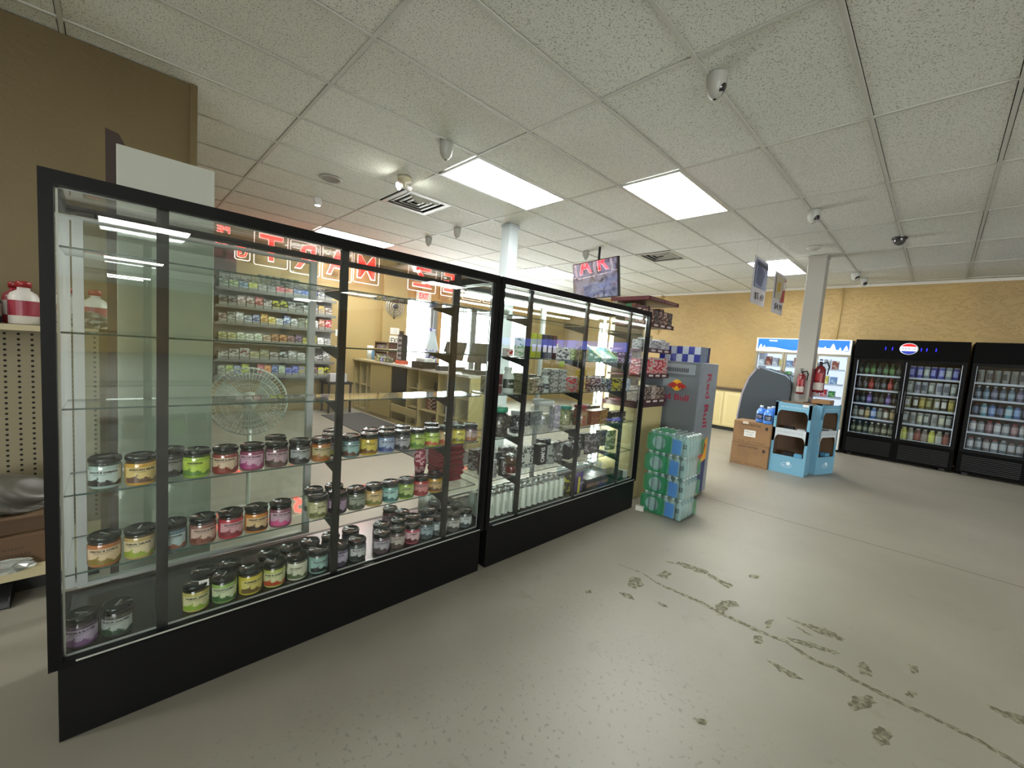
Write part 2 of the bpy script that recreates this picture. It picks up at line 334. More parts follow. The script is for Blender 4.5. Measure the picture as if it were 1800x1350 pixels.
for y in (2.5, 2.95, 3.4, 4.0, 4.6, 5.2): box(bm, WX, y, 2.36, WX + .055, y + .06, H)
struct('trim_2', bm, WOOD)
bm = NB(); box(bm, XL, YB - .012, 2.93, XR, YB, H)
struct('trim_3', bm, mat('c9c6ba', .6))
# conduits on the back wall
for k, (x, z0, z1) in enumerate([(-.32, 1.96, 2.93), (-3.84, 2.0, 2.95), (-4.95, 2.4, 2.95)]):
    bm = NB(); tube(bm, (x, YB - .03, z0), (x + .015, YB - .03, z1), .012, 8)
    tag(obj('wall_conduit', bm, mat('b39a62', .5)), ['thin yellow-painted conduit above the snow-scene cooler on the back wall', 'thin conduit on the back wall above the dark red cigarette rack', 'thin conduit at the far left of the yellow back wall beside the television'][k], 'conduit')
# long narrow strip light against the back wall join
# ---------------------------------------------------------------- ceiling fittings
LENS = mat('fdfffa', .4, emit=LAMP, name='lit_diffuser')
def light_panel(i, j, label, group):
    t = thing('ceiling_light', label, 'ceiling light', (-.61 * (i + .5), 1.22 * (j + .5), H - .001), 0, group)
    part('frame', mat('c8cac4', .4), t, (-.293, -.598, -.002, -.272, .598, .012), (.272, -.598, -.002, .293, .598, .012), (-.272, -.598, -.002, .272, -.577, .012), (-.272, .577, -.002, .272, .598, .012))
    part('diffuser', LENS, t, (-.272, -.577, .002, .272, .577, .008))
LL = ['bright lit panel light in the ceiling, left of the two big ones', 'bright lit panel light in the ceiling, right of the two big ones', 'long thin lit ceiling panel behind the top rail of the left display case', 'lit ceiling panel just left of the hanging television', 'lit ceiling panel behind the two hanging price posters']
for (c, s) in zip(LIGHTS, LL): light_panel(c[0], c[1], s, None)
for q, c in enumerate(FAR_LIGHTS): light_panel(c[0], c[1], 'lit panel light over the shop floor outside the picture, %s one' % ORD[q + 1], 'panel lights out of the frame')
def vent(i, j, label):
    t = thing('ceiling_vent', label, 'air vent', (-.61 * (i + .5), 1.22 * j + .305, H))
    W = mat('b9bab4', .45)
    part('backing', mat('33342f', .8), t, (-.29, -.29, .022, .29, .29, .03))
    for k, r in enumerate((.293, .21, .14, .075)):
        bm = NB(); w = .028 if k else .05; d = .0 if k else -.004
        for s in ((-r, -r, r, -r + w), (-r, r - w, r, r), (-r, -r + w, -r + w, r - w), (r - w, -r + w, r, r - w)): box(bm, s[0], s[1], -.006 - d, s[2], s[3], .006)
        for v in bm.verts:
            if k and max(abs(v.co.x), abs(v.co.y)) > r - .001: v.co.z += .016
        obj('vane', bm, W, t) if k else obj('frame', bm, W, t)
vent(5, 0, 'square ceiling air diffuser beside the twin emergency lamps'); vent(3, 3, 'square ceiling air diffuser right of the hanging television')
def ceiling_cam(x, y, r, az, label, kind='turret'):
    t = thing('security_camera', label, 'security camera', (x, y, H - .0008), az)
    bm = NB()
    if kind == 'dome':
        lathe(bm, [(r, 0), (r, -.012), (r * .85, -.022)], 24, [0, 0]); obj('base', bm, mat('1b1b1b', .35), t)
        bm = NB(); lathe(bm, [(r * .83, -.02), (r * .78, -.045), (r * .55, -.07), (r * .25, -.082), (0, -.085)], 24); obj('dome_cover', bm, mat('3a3c3c', .08, spec=.8), t)
        return
    wm = mat('a5a69e', .4)
    lathe(bm, [(0, 0), (r, 0), (r * 1.02, -.008), (r * .98, -.05), (r * .86, -.085), (r * .55, -.115), (.01, -.13)], 28); obj('housing', bm, wm, t)
    bm = NB(); M = Matrix.Translation((r * .38, 0, -.078)) @ Matrix.Rotation(math.radians(125), 4, 'Y')
    lathe(bm, [(r * .62, 0), (r * .6, .02), (r * .3, .026), (0, .027)], 24, None, M @ Matrix.Scale(1, 4)); obj('lens', bm, mat('050505', .08, spec=.9), t)
ceiling_cam(.04, .21, .055, math.radians(10), 'white ball security camera on the ceiling nearest the viewer, lens facing right')
ceiling_cam(-1.86, -.3, .055, math.radians(120), 'white security camera on the ceiling left of the first panel light, seen from behind')
ceiling_cam(.03, 2.85, .055, math.radians(-20), 'white security camera on the ceiling mid-aisle, left of the black dome camera')
ceiling_cam(.59, 4.34, .07, 0, 'black dome security camera on the ceiling above the coolers', 'dome')
ceiling_cam(-.02, 6.3, .06, -.6, 'left one of the two white cameras close together by the back wall')
ceiling_cam(.03, 6.85, .05, -.8, 'right, lower one of the two white cameras close together by the back wall')
ceiling_cam(-3.76, 1.2, .05, 2.2, 'small white camera on the ceiling just left of the narrow pale pillar')
ceiling_cam(-4.55, 1.24, .05, 2.2, 'small white camera farther left along the ceiling bar behind the left display case')
ceiling_cam(-2.96, 3.1, .05, 2, 'small white camera on the ceiling directly above the hanging television')
t = thing('emergency_light', 'twin-head emergency lamp glaring on the ceiling beside the square vent', 'emergency light', (-2.78, -.16, H - .0008))
bm = NB(); lathe(bm, [(0, 0), (.07, 0), (.065, -.03), (.02, -.045), (.015, -.09), (0, -.09)], 20); obj('base', bm, mat('b9b49a', .4), t)
for s in (-1, 1):
    bm = NB(); M = Matrix.Translation((0, s * .02, -.08)) @ Matrix.Rotation(s * 1.1, 4, 'X') @ Matrix.Rotation(PI, 4, 'X')
    lathe(bm, [(0, 0), (.02, .005), (.036, .05), (0, .05)], 16, [0, 0, 1], M); obj('lamp_head', bm, [WHITE, mat('fffff0', .4, emit=40)], t)
t = thing('spot_lamp', 'small lit ceiling lamp just above the top rail of the left case', 'lamp', (-4.2, -.5, H - .0008))
bm = NB(); lathe(bm, [(0, 0), (.05, 0), (.045, -.05), (.03, -.09), (0, -.09)], 16, [0, 0, 0, 1]); obj('housing', bm, [WHITE, mat('fffff4', .4, emit=25)], t)
t = thing('smoke_detector', 'flat round white smoke detector on the ceiling in front of the square pillar', 'smoke detector', (-.235, 4.33, H - .0008))
bm = NB(); lathe(bm, [(0, 0), (.075, 0), (.075, -.02), (.05, -.032), (.048, -.04), (0, -.045)], 24); obj('cover', bm, mat('b5b5ac', .5), t)
t = thing('ceiling_speaker', 'round flat grille in the ceiling above the left case', 'ceiling grille', (-3.47, -.62, H - .0008))
bm = NB(); lathe(bm, [(0, -.004), (.085, -.006), (.1, -.01), (.115, 0)], 24, [1, 0, 0]); obj('ring', bm, [mat('b0b0a8', .5), mat('8d8e86', .8)], t)
# ---------------------------------------------------------------- pillars
def pillar(x0, y0, x1, y1, label, m):
    t = thing('pillar', label, 'pillar', ((x0 + x1) / 2, (y0 + y1) / 2, 0)); a, b = (x1 - x0) / 2, (y1 - y0) / 2
    part('shaft', m, t, (-a, -b, 0, a, b, H - .002), bevel=.006)
    part('cap_moulding', m, t, (-a - .008, -b - .008, H - .03, a + .008, b + .008, H - .002))
pillar(-.375, 4.84, -.165, 5.05, 'square white pillar carrying two red fire extinguishers', mat('a3a199', .5))
pillar(-3.09, 1.43, -2.93, 1.59, 'slim pale grey pillar rising behind the seam of the two display cases', mat('b4bdc0', .4))
# ================================================================ glass display cases
CX0, CX1 = -1.23, -.73           # back and front planes
SH = [(1.57, -1.01), (1.31, -1.03), (1.07, -1.0), (.79, -1.07), (.525, -1.12)]
FR = mat('060606', .4, name='black_powder_coat', spec=.2); BRK = mat('101312', .4, spec=.3)
def display_case(ya, yb, label, mid):
    t = thing('display_case', label, 'display case', (0, (ya + yb) / 2, 0)); L = (yb - ya) / 2
    o = []
    zt, zb = 1.78, .25
    part('base_panel', BLACK, t, (CX0 + .02, -L + .02, 0, CX1 - .004, L - .02, zb), bevel=.002)
    bm = NB()
    for x0, x1 in ((CX1 - .03, CX1), (CX0, CX0 + .03)):
        box(bm, x0, -L, zt - (.04 if x0 > -1 else .034), x1, L, zt - (0 if x0 > -1 else .006)); box(bm, x0, -L, zb, x1, L, zb + .018)
    for y0 in (-L, L - .03):
        box(bm, CX1 - .03, y0, zb + .018, CX1, y0 + .03, zt - .04)
        box(bm, CX0 + .03, y0, zt - .04, CX1 - .03, y0 + .03, zt); box(bm, CX0 + .03, y0, zb, CX1 - .03, y0 + .03, zb + .018)
    obj('frame', bm, FR, t)
    part('deck', mat('2b2f2c', .25, name='black_glossy_deck'), t, (CX0 + .03, -L + .03, zb, CX1 - .03, L - .03, .27))
    bm = NB()   # thin bright trim around the front glass
    yl = L - .032
    for b in ((CX1 - .034, -yl, .27, CX1 - .03, yl, .2765), (CX1 - .034, -yl, zt - .044, CX1 - .03, yl, zt - .04), (CX1 - .034, -yl, .27, CX1 - .03, -yl + .005, zt - .04), (CX1 - .034, yl - .005, .27, CX1 - .03, yl, zt - .04)): box(bm, *b)
    box(bm, CX1 - .003, -L + .06, .262, CX1 + .001, L - .03, .268)
    obj('bright_trim', bm, mat('c9cdc8', .3, .6), t)
    part('front_glass', GLASS, t, (CX1 - .027, -L + .03, .268, CX1 - .022, L - .03, zt - .04))
    for s in (-1, 1):
        y = s * (L - .02); part('end_glass', GLASS, t, (CX0 + .03, min(y, y + s * .005), .268, CX1 - .03, max(y, y + s * .005), zt - .04))
    part('top_glass', GLASS, t, (CX0 + .03, -L + .03, zt - .012, CX1 - .03, L - .03, zt - .006))
    # two sliding rear doors with satin stiles; the right one pushed to the left end
    for k, (a, b, xx) in enumerate(((-L + .006, .03 - .0, CX0 + .002),) if mid else ((-L + .006, .03, CX0 + .002), (.0, L - .006, CX0 + .016))):
        bm = NB(); w = .030
        for bb in ((a, .285, a + w, 1.74), (b - w, .285, b, 1.74), (a + w, .285, b - w, .30), (a + w, 1.725, b - w, 1.74)): box(bm, xx, bb[0], bb[1], xx + .012, bb[2], bb[3])
        d = obj('sliding_door', bm, ALUW, t)
        bm = NB(); box(bm, xx + .004, a + w, .30, xx + .008, b - w, 1.725); obj('door_pane', bm, DOORGLASS, d)
    if mid:
        bm = NB(); a, b = -L + .042, .032
        for bb in ((a, .285, a + .03, 1.74), (b - .03, .285, b, 1.74), (a + .03, .285, b - .03, .30), (a + .03, 1.728, b - .03, 1.74)): box(bm, CX0 + .016, bb[0], bb[1], CX0 + .028, bb[2], bb[3])
        d = obj('sliding_door', bm, ALUW, t); bm = NB(); box(bm, CX0 + .02, a + .03, .30, CX0 + .024, b - .03, 1.725); obj('door_pane', bm, DOORGLASS, d)
    # front uprights with shelf brackets
    for y in (-.61, 0, .61):
        u = part('upright', BRK, t, (CX1 - .047, y - .016, .27, CX1 - .029, y + .016, zt - .04))
        for z, xb in SH:
            bm = NB(); prism(bm, [(CX1 - .047, z - .055), (CX1 - .047, z - .002), (xb + .03, z - .002), (xb + .03, z - .012)], 'y', y - .006, y + .006)
            obj('shelf_bracket', bm, BRK, u)
    for z, xb in SH:
        bm = NB(); f = box(bm, xb, -L + .036, z, CX1 - .06, L - .036, z + .006)
        for i in (2, 3, 4, 5): f[i].material_index = 1
        obj('glass_shelf', bm, [GLASS, EDGE], t)
    return t
CASE_L = display_case(-2.39, -.622, 'long black-framed glass display case of coloured candle jars, the nearer left one', True)
CASE_R = display_case(-.608, 1.195, 'black-framed glass display case packed with boxes and white cans, the farther right one', False)
WARM = mat('f4fff4', .4, emit=24, name='led_tube')
t = thing('led_strip', 'bright horizontal light tube along the top rear of the right display case', 'light tube', (-1.15, .3, 1.72))
part('diffuser_tube', WARM, t, (-.012, -.84, -.012, .012, .84, .004)); part('housing', WHITE, t, (-.016, -.85, .004, .016, .85, .015))
t = thing('led_strip', 'added glowing tube at the top front of the right case, standing for a reflection', 'light tube', (-.80, .3, 1.72))  # added tube, stands in for the mirrored image of the rear one
part('diffuser_tube', WARM, t, (-.008, -.84, -.008, .008, .84, .004)); part('housing', WHITE, t, (-.012, -.85, .004, .012, .85, .015))  # both parts belong to the added tube that stands in for the reflection
t = thing('led_strip', 'glaring upright light tube standing inside the right display case', 'light tube', (-1.185, 1.155, .3))
bm = NB(); lathe(bm, [(0, .02), (.009, .02), (.009, 1.38), (0, 1.38)], 12, None); obj('diffuser_tube', bm, mat('f4fff4', .4, emit=30), t)
bm = NB(); lathe(bm, [(0, -.022), (.016, -.022), (.016, .02), (0, .02)], 12); lathe(bm, [(0, 1.38), (.016, 1.38), (.016, 1.42), (0, 1.42)], 12); obj('end_cap', bm, mat('9aa39e', .4), t)

# ---------------------------------------------------------------- candle jars
def jar_label_mat(lc, ac):
    m = bpy.data.materials.new('jar_label'); m.use_nodes = True; n, l = nodes(m); b = n['Principled BSDF']
    tc = n.new('ShaderNodeTexCoord'); t = n.new('ShaderNodeTexNoise'); t.inputs['Scale'].default_value = 42; t.inputs['Detail'].default_value = 3
    sp = n.new('ShaderNodeSeparateXYZ'); ma = n.new('ShaderNodeMapRange'); ma.inputs[1].default_value = .016; ma.inputs[2].default_value = .052; ma.inputs[3].default_value = .25; ma.inputs[4].default_value = -.22
    ad = n.new('ShaderNodeMath'); ad.operation = 'ADD'; r = n.new('ShaderNodeValToRGB'); r.color_ramp.elements[0].position = .52; r.color_ramp.elements[1].position = .60
    r.color_ramp.elements[0].color = col(lc); r.color_ramp.elements[1].color = col(ac)
    l.new(tc.outputs['Object'], t.inputs['Vector']); l.new(tc.outputs['Object'], sp.inputs[0]); l.new(sp.outputs[2], ma.inputs[0]); l.new(ma.outputs[0], ad.inputs[0]); l.new(t.outputs['Fac'], ad.inputs[1])
    l.new(ad.outputs[0], r.inputs[0]); l.new(r.outputs[0], b.inputs['Base Color']); b.inputs['Roughness'].default_value = .3; b.inputs['Coat Weight'].default_value = .5
    return m
bm = NB(); lathe(bm, [(0, 0), (.034, 0), (.0405, .003), (.043, .009), (.043, .072), (.041, .079)], 28); JBODY = bm
JAR_ME = mesh('jar_body', JBODY, mat('888888', .12, coat=.8))
bm = NB(); lathe(bm, [(.041, .079), (.038, .086), (.038, .094)], 28); JAR_NECK = mesh('jar_neck', bm, thin_glass((.72, .76, .74), 'jar_neck_glass'))
bm = NB(); lathe(bm, [(.0395, .088), (.0425, .089), (.043, .100), (.041, .1045), (.038, .1055), (.037, .1035), (0, .1045)], 28)
JAR_LID = mesh('jar_lid', bm, mat('222c28', .12, .6, spec=.8, name='dark_green_lid'))
bm = NB(); box(bm, -.003, -.018, .1046, .003, .018, .1050); JAR_STK = mesh('lid_sticker', bm, mat('7c857e', .4))
bm = NB(); arcpatch(bm, .0436, -1.15, 1.15, .012, .067, 14); JAR_LAB = bm
JAR_LAB_ME = mesh('jar_label', JAR_LAB, mat('ffffff'))
JARS = [
 (-0.837,-2.260,0.795,'9db8ae','b9cdc8','161a1a','DOLCE & GABBANA','pale teal'),
 (-0.822,-2.170,0.795,'c79a35','d9c27a','5b3d22','AFRICAN MUSK','golden yellow'),
 (-0.874,-2.086,0.795,'4c4f52','b9b9bb','202022','OIL ENIGMATIC','charcoal grey'),
 (-0.822,-2.012,0.795,'8fb23a','b4d24a','4c7a1c','VERBENA','lime green'),
 (-0.822,-1.922,0.795,'8a4038','cdb79c','7a2a1c','ORANGE & SPICE','brick red'),
 (-0.822,-1.831,0.795,'8c4560','caa3b8','9c3a72','SEX OF ROSES','rose pink'),
 (-0.822,-1.741,0.795,'6e4a50','b59aa2','4a3a30','BLACK VELVET','mauve brown'),
 (-0.929,-1.718,0.795,'5e3f3f','a08088','403030','BLACK VELVET','dull mauve'),
 (-0.822,-1.650,0.795,'2e3234','9aa09e','17191a','BLACK ORCHID','near-black'),
 (-0.822,-1.560,0.795,'a5642c','b8a97c','8a5a20','NEROLI & CITRUS','amber'),
 (-0.882,-1.492,0.795,'2c2c38','a0a0b0','b0b428','BLACK LILY','black with a yellow flower'),
 (-0.966,-1.457,0.795,'3a3030','907c70','403028','MUSK','dark brown'),
 (-0.822,-1.424,0.795,'5c7f84','8fb3b0','5a3a2c','BABY POWDER','slate teal'),
 (-0.824,-1.333,0.795,'c2a52c','cdbc50','6b4a1a','VANILLA','mustard yellow'),
 (-0.822,-1.243,0.795,'7d93b0','9fb0c8','2a3f7a','BLUE NUDE','sky blue'),
 (-0.822,-1.152,0.795,'56595c','9d9da2','2e2e36','ICE MAN','pewter grey'),
 (-0.822,-1.062,0.795,'86a24a','a8c05a','4a7a2a','VERBENA','leaf green'),
 (-0.822,-0.971,0.795,'8fae48','b0cc58','b05030','GREEN APPLE','apple green'),
 (-0.822,-0.881,0.795,'b0905a','cbb888','a04a20','PEACH','peach'),
 (-0.822,-0.790,0.795,'c9c03a','d6d060','6a6a20','LEMON','lemon yellow'),
 (-0.822,-0.700,0.795,'6a5560','b0a09a','8a5a30','COCOA','purple brown'),
 (-0.912,-1.283,0.795,'4e4440','8a8080','302a28','MUSK','smoky brown'),
 (-0.912,-1.192,0.795,'4a4a50','8a8a90','26262a','ONYX','iron grey'),
 (-0.922,-1.095,0.795,'555a60','90949a','2a2c30','SLATE','blue grey'),
 (-0.930,-0.904,0.795,'6f8a4a','9ab070','40602a','FERN','fern green'),
 (-0.929,-0.771,0.795,'60634a','909478','303424','MOSS','moss green'),
 (-0.822,-2.263,0.530,'a86a3a','cfb894','7a6a20','NEROLI & CITRUS','burnt orange'),
 (-0.822,-2.173,0.530,'b09a60','cfc39a','8aa030','CHINA GRASS','straw yellow'),
 (-0.822,-2.082,0.530,'4f6f78','a2b8b8','7a4a30','BABY POWDER','steel teal'),
 (-0.822,-1.992,0.530,'7a5348','c2a898','6a3a28','ORANGE & SPICE','cocoa brown'),
 (-0.822,-1.901,0.530,'b02a3c','c99aa0','7a1c28','EGYPTIANS','crimson'),
 (-0.822,-1.811,0.530,'bf7a2c','cdb182','2c1a10','CREAMY BAMBOO','orange with a black flower'),
 (-0.822,-1.720,0.530,'7a4a58','b89cab','c04a80','SEX OF ROSES','dusty mauve'),
 (-0.822,-1.567,0.530,'a3a57a','b9ba90','5c6030','SAGE','cream olive'),
 (-0.912,-1.555,0.530,'7c8474','9aa08e','4c5244','CLOVER','grey olive'),
 (-0.822,-1.476,0.530,'4c3c4e','a58fa8','2a1a2c','PLUM','dark plum'),
 (-0.911,-1.460,0.530,'4a4048','807880','2a242a','DUSK','dusky grey'),
 (-0.822,-1.386,0.530,'5a6450','8d9684','2e3826','RAIN FOREST','forest grey'),
 (-0.822,-1.295,0.530,'c09a5a','cdb684','6a7030','BAMBOO','honey beige'),
 (-0.822,-1.205,0.530,'6fa89c','9cc4bc','2e5a5c','SEA MIST','aqua'),
 (-0.822,-1.114,0.530,'8fae4a','a8ba74','3c5c1c','GARDEN','spring green'),
 (-0.822,-1.024,0.530,'a83a3a','c08080','7a2020','POMEGRANATE','tomato red'),
 (-0.822,-0.933,0.530,'b8902a','b59a68','5a3a24','AFRICAN MUSK','ochre'),
 (-0.822,-2.320,0.270,'463a4c','a296ac','6a4a70','BLOOM & BUTTER','dark violet'),
 (-0.822,-2.230,0.270,'383c38','9aa29c','28402c','BLACK DATES','black green'),
 (-0.822,-2.011,0.270,'a8a05a','bcbc8c','7a9a30','CHINA GRASS','pale yellow green'),
 (-0.905,-1.975,0.270,'7c7c5c','9c9c80','50583a','SAGE','dull olive'),
 (-0.822,-1.919,0.270,'86a85a','b9c6a0','2c5a28','EUCALYPTUS MINT','mint green'),
 (-0.905,-1.884,0.270,'5c6c58','8c9884','34442e','EUCALYPTUS MINT','dark sage'),
 (-0.822,-1.828,0.270,'bcae3c','c3ba68','5a4a1c','SUMMER DAY','bright yellow'),
 (-0.822,-1.738,0.270,'a6b05a','bec290','a04020','ROSE & GREENS','yellow green with a red flower'),
 (-0.912,-1.740,0.270,'6a705a','8c907c','3c4230','MOSS','grey moss'),
 (-0.822,-1.647,0.270,'c3c5ae','c0c2a8','4c5c3c','COCONUT','ivory'),
 (-0.919,-1.650,0.270,'b4b8a4','a8ac98','586050','COCONUT','stone white'),
 (-0.822,-1.556,0.270,'7aa096','8fb0a8','101818','DOLCE & GABBANA','sea teal'),
 (-0.926,-1.558,0.270,'6a8c84','88a49c','1c2c2a','DOLCE & GABBANA','muted teal'),
 (-0.822,-1.461,0.270,'4c4460','a8a0b4','2a2434','PLUM','indigo'),
 (-0.933,-1.459,0.270,'3c4850','808c94','22282c','MIDNIGHT','midnight blue'),
 (-0.822,-1.371,0.270,'44504c','b4b8b4','1c2420','BLACK DATES','graphite'),
 (-0.942,-1.354,0.270,'50606c','8894a0','2c343c','SLATE','dark slate'),
 (-0.822,-1.242,0.270,'5c4a58','a8a4ac','3a3034','LAVENDER','ash violet'),
 (-0.912,-1.201,0.270,'4a4650','84808c','2a2830','DUSK','smoky violet'),
 (-0.822,-1.152,0.270,'5a4c48','a8a098','3c322c','COCOA','ash brown'),
 (-0.909,-1.099,0.270,'52504c','8c8880','302e2a','MUSK','taupe'),
 (-0.822,-1.061,0.270,'a84a5c','c8a8ac','501822','CHERRY','cherry red'),
 (-0.911,-1.009,0.270,'6a5250','948480','3c2e2c','COCOA','dim brown'),
 (-1.000,-1.025,0.270,'5c5658','888488','342f32','DUSK','dove grey'),
 (-1.085,-1.058,0.270,'7a4a58','988490','40242e','ROSE','faded rose'),
 (-0.829,-0.971,0.270,'4c6064','8ca0a4','2a383c','SEA MIST','petrol'),
 (-0.944,-0.888,0.270,'405a80','7888a8','24324c','BLUE NUDE','navy blue'),
 (-0.822,-0.881,0.270,'5c6a6c','b0b8b8','343c3e','RAIN','silver grey'),
 (-0.822,-0.790,0.270,'62605c','aaaaa4','3a3834','LINEN','warm grey'),
 (-0.822,-0.700,0.270,'5a6668','b4bcbc','323a3c','RAIN','cool grey'),
 (-0.912,-0.791,0.270,'688488','94a8ac','344448','SEA MIST','hazy blue'),
 (-0.912,-0.700,0.270,'5c8084','88a4a8','2e4446','SEA MIST','dim aqua'),
 (-1.003,-0.790,0.270,'4c5c60','788c90','2a3436','RAIN','steel grey'),
 (-1.003,-0.700,0.270,'7a9498','a0b4b8','3c4c50','LINEN','misty blue'),
]
SHN = {.795: 'upper jar shelf', .53: 'lower jar shelf', .27: 'left case floor'}
_lab = {}
for z in (.795, .53, .27):
    row = sorted([j for j in JARS if j[2] == z], key=lambda j: j[1])
    for k, j in enumerate(row):
        x, y, _, wc, lc, ac, tx, cw = j
        dirn = math.atan2(-2.2354 - y, 1.09 - x) * .45 + random.uniform(-.25, .25)
        zz = {.795: .7975, .53: .5325, .27: .2705}[z]
        t = thing('candle_jar', '%s candle jar, %s from left on the %s' % (cw, ORD[k + 1] if k < 24 else 'number %d' % (k + 1), SHN[z]), 'candle jar', (x, y, zz), dirn, 'candle jars on the ' + SHN[z])
        me = JAR_ME.copy(); me.materials.clear(); me.materials.append(mat(wc, .12, coat=.8, name='coloured_wax')); link('wax_filled_glass', me, t)
        link('glass_neck', JAR_NECK, t); lid = link('lid', JAR_LID, t); link('sticker', JAR_STK, lid, rot=(0, 0, random.uniform(0, 3)))
        if (lc, ac) not in _lab: _lab[(lc, ac)] = jar_label_mat(lc, ac)
        me = JAR_LAB_ME.copy(); me.materials.clear(); me.materials.append(_lab[(lc, ac)]); lb = link('label', me, t)
        bm = NB(); wrap_write(bm, tx, .0439, 0, .0590, .0072, min(.076, .0074 * len(tx)), 0, .07)
        for q in range(2): arcpatch(bm, .0439, -.62, .5 - q * .3, .0522 - q * .003, .0530 - q * .003, 6)
        obj('lettering', bm, mat('0c0b0a', .5), lb)
t = thing('price_tag', 'small white card reading 7.99 propped on a mint green candle jar', 'price tag', (-.792, -1.99, .362))
bm = NB(); M = Matrix.Rotation(math.radians(-14), 4, 'Y'); box(bm, 0, -.016, 0, .001, .016, .024, 0, M); obj('card', bm, mat('d8d8d0', .5), t)
bm = NB(); write(bm, '7.99', (.0018, 0, .012), (0, 1, 0), (0, 0, 1), .009)
for v in bm.verts: v.co = M @ v.co
obj('lettering', bm, mat('222222'), t)

# ---------------------------------------------------------------- folded red cloths at the right end of the left case
RED = noisy('5e141e', '7a1c28', 30, .85, .35, .65, (1, .25, 3), .3, name='red_knit')
for k in range(7):
    z = .5325 + k * .033
    t = thing('folded_cloth', 'dark red folded knit cloth, %s from the bottom of the pile in the left case' % ORD[k + 1], 'cloth', (-.955 + .004 * (k % 3), -.775 + .003 * (k % 2), z), 0, 'folded red cloths')
    bm = NB(); w = .085 + .004 * ((k * 7) % 3)
    prof = [(-.055, .002), (.05, .001), (.062, .008), (.066, .016), (.061, .026), (.048, .032), (-.05, .032), (-.06, .02)]
    prism(bm, prof, 'y', -w, w); bmesh.ops.subdivide_edges(bm, edges=bm.edges[:], cuts=3, use_grid_fill=True)
    rr = random.Random(k)
    for v in bm.verts: v.co.x += .004 * math.sin(v.co.y * 60 + k) ; v.co.z = min(.0325, max(0, v.co.z + .0015 * math.sin(v.co.y * 90 + k * 2 + v.co.x * 50)))
    o = obj('folded_fabric', bm, RED, t)
t = thing('gathered_cloth', 'pink and red patterned gathered cloth bag beside the red folded pile', 'cloth bag', (-1.035, -.90, .5325))
bm = NB(); bmesh.ops.create_icosphere(bm, subdivisions=3, radius=1)
for v in bm.verts:
    c = v.co.copy(); v.co = Vector((c.x * .03, c.y * .035, .12 + c.z * .12)) * 1; v.co += c * (.006 * math.sin(c.z * 22 + c.x * 9)); v.co.z = max(.0, v.co.z)
for f in bm.faces: f.smooth = True
obj('fabric', bm, pack('8a2a3c', 'd8a8b0', 60, .9, .8), t)

# ---------------------------------------------------------------- slim white cans
bm = NB(); lathe(bm, [(0, .003), (.018, 0), (.0235, .004), (.0265, .012), (.0265, .138), (.0225, .149), (.0235, .152), (.022, .153), (.021, .1495), (0, .1495)], 20, [1, 1, 1, 0, 0, 1, 1, 1, 1])
arcpatch(bm, .0267, -.25, .05, .03, .10, 4, 2); wrap_write(bm, 'I', .0268, .2, .065, .05, .003, 2)
CAN = mesh('slim_can', bm, [mat('c0ccbe', .35, .1, name='white_can'), mat('b6bcb8', .25, .9, name='can_metal'), mat('8f9a90', .4)])
n_ = 0
for r_ in range(3):
    for c_ in range(14):
        if r_ == 2 and c_ in (6, 7): continue
        y = -.555 + c_ * .0585; n_ += 1
        o = link('slim_can', CAN, None, (-.815 - r_ * .058, y, .2705), (0, 0, random.uniform(-.3, .3)))
        tag(o, 'white slim drink can, %s from left, %s row, right case floor' % (ORD[c_ + 1], ['front', 'middle', 'back'][r_]), 'can', 'white slim cans')
for c_ in range(5):
    o = link('slim_can', CAN, None, (-1.09 - (c_ % 2) * .056, -.80 + (c_ // 2) * .058, .2705), (0, 0, c_))
    tag(o, 'white slim can, %s of five at right end of left case floor' % ORD[c_ + 1], 'can', 'white cans in the left case')

# ---------------------------------------------------------------- generic small goods
def carton(name, label, cat, x, y, z, w, d, h, m, rz=0, group=None, text=None, tc='f0f0f0', band=None, textdir='v'):
    """a card box: w along y, d along x; printed front faces +x"""
    t = thing(name, label, cat, (x, y, z), rz, group)
    part('box', m, t, (-d / 2, -w / 2, 0, d / 2, w / 2, h), bevel=.0015)
    if band: part('printed_band', mat(band, .4), t, (d / 2 - .0005, -w / 2 + .002, h * .25, d / 2 + .0006, w / 2 - .002, h * .55))
    if text:
        bm = NB()
        if textdir == 'v': write(bm, text, (d / 2 + .001, 0, h * .5), (0, 0, -1), (0, 1, 0), w * .5, h * .75, 0, .03)
        else: write(bm, text, (d / 2 + .001, 0, h * .6), (0, 1, 0), (0, 0, 1), min(h * .22, w * .25), w * .8, 0, .02)
        obj('lettering', bm, mat(tc, .4), t)
    return t
def bottle(name, label, cat, x, y, z, r, h, body, cap, neck=.4, group=None, label_col=None, capmat=None, text=None):
    t = thing(name, label, cat, (x, y, z), 0, group)
    bm = NB(); lathe(bm, [(0, 0), (r * .9, 0), (r, h * .03), (r, h * .62), (r * .85, h * .72), (r * neck, h * .8), (r * neck, h * .88), (0, h * .88)], 22); obj('body', bm, body, t)
    bm = NB(); lathe(bm, [(0, h * .86), (r * neck * 1.25, h * .86), (r * neck * 1.25, h * .985), (r * neck * 1.1, h), (0, h)], 22); obj('cap', bm, capmat or mat(cap, .4), t)
    if label_col:
        bm = NB(); arcpatch(bm, r * 1.01, -1.5, 1.5, h * .2, h * .55, 14); lb = obj('label', bm, label_col if not isinstance(label_col, str) else mat(label_col, .4), t)
        if text:
            bm = NB(); wrap_write(bm, text, r * 1.02, 0, h * .38, h * .07, r * 1.3); obj('lettering', bm, mat('e8e8e0' if label_col != 'e8e8e0' else '222222'), lb)
    return t
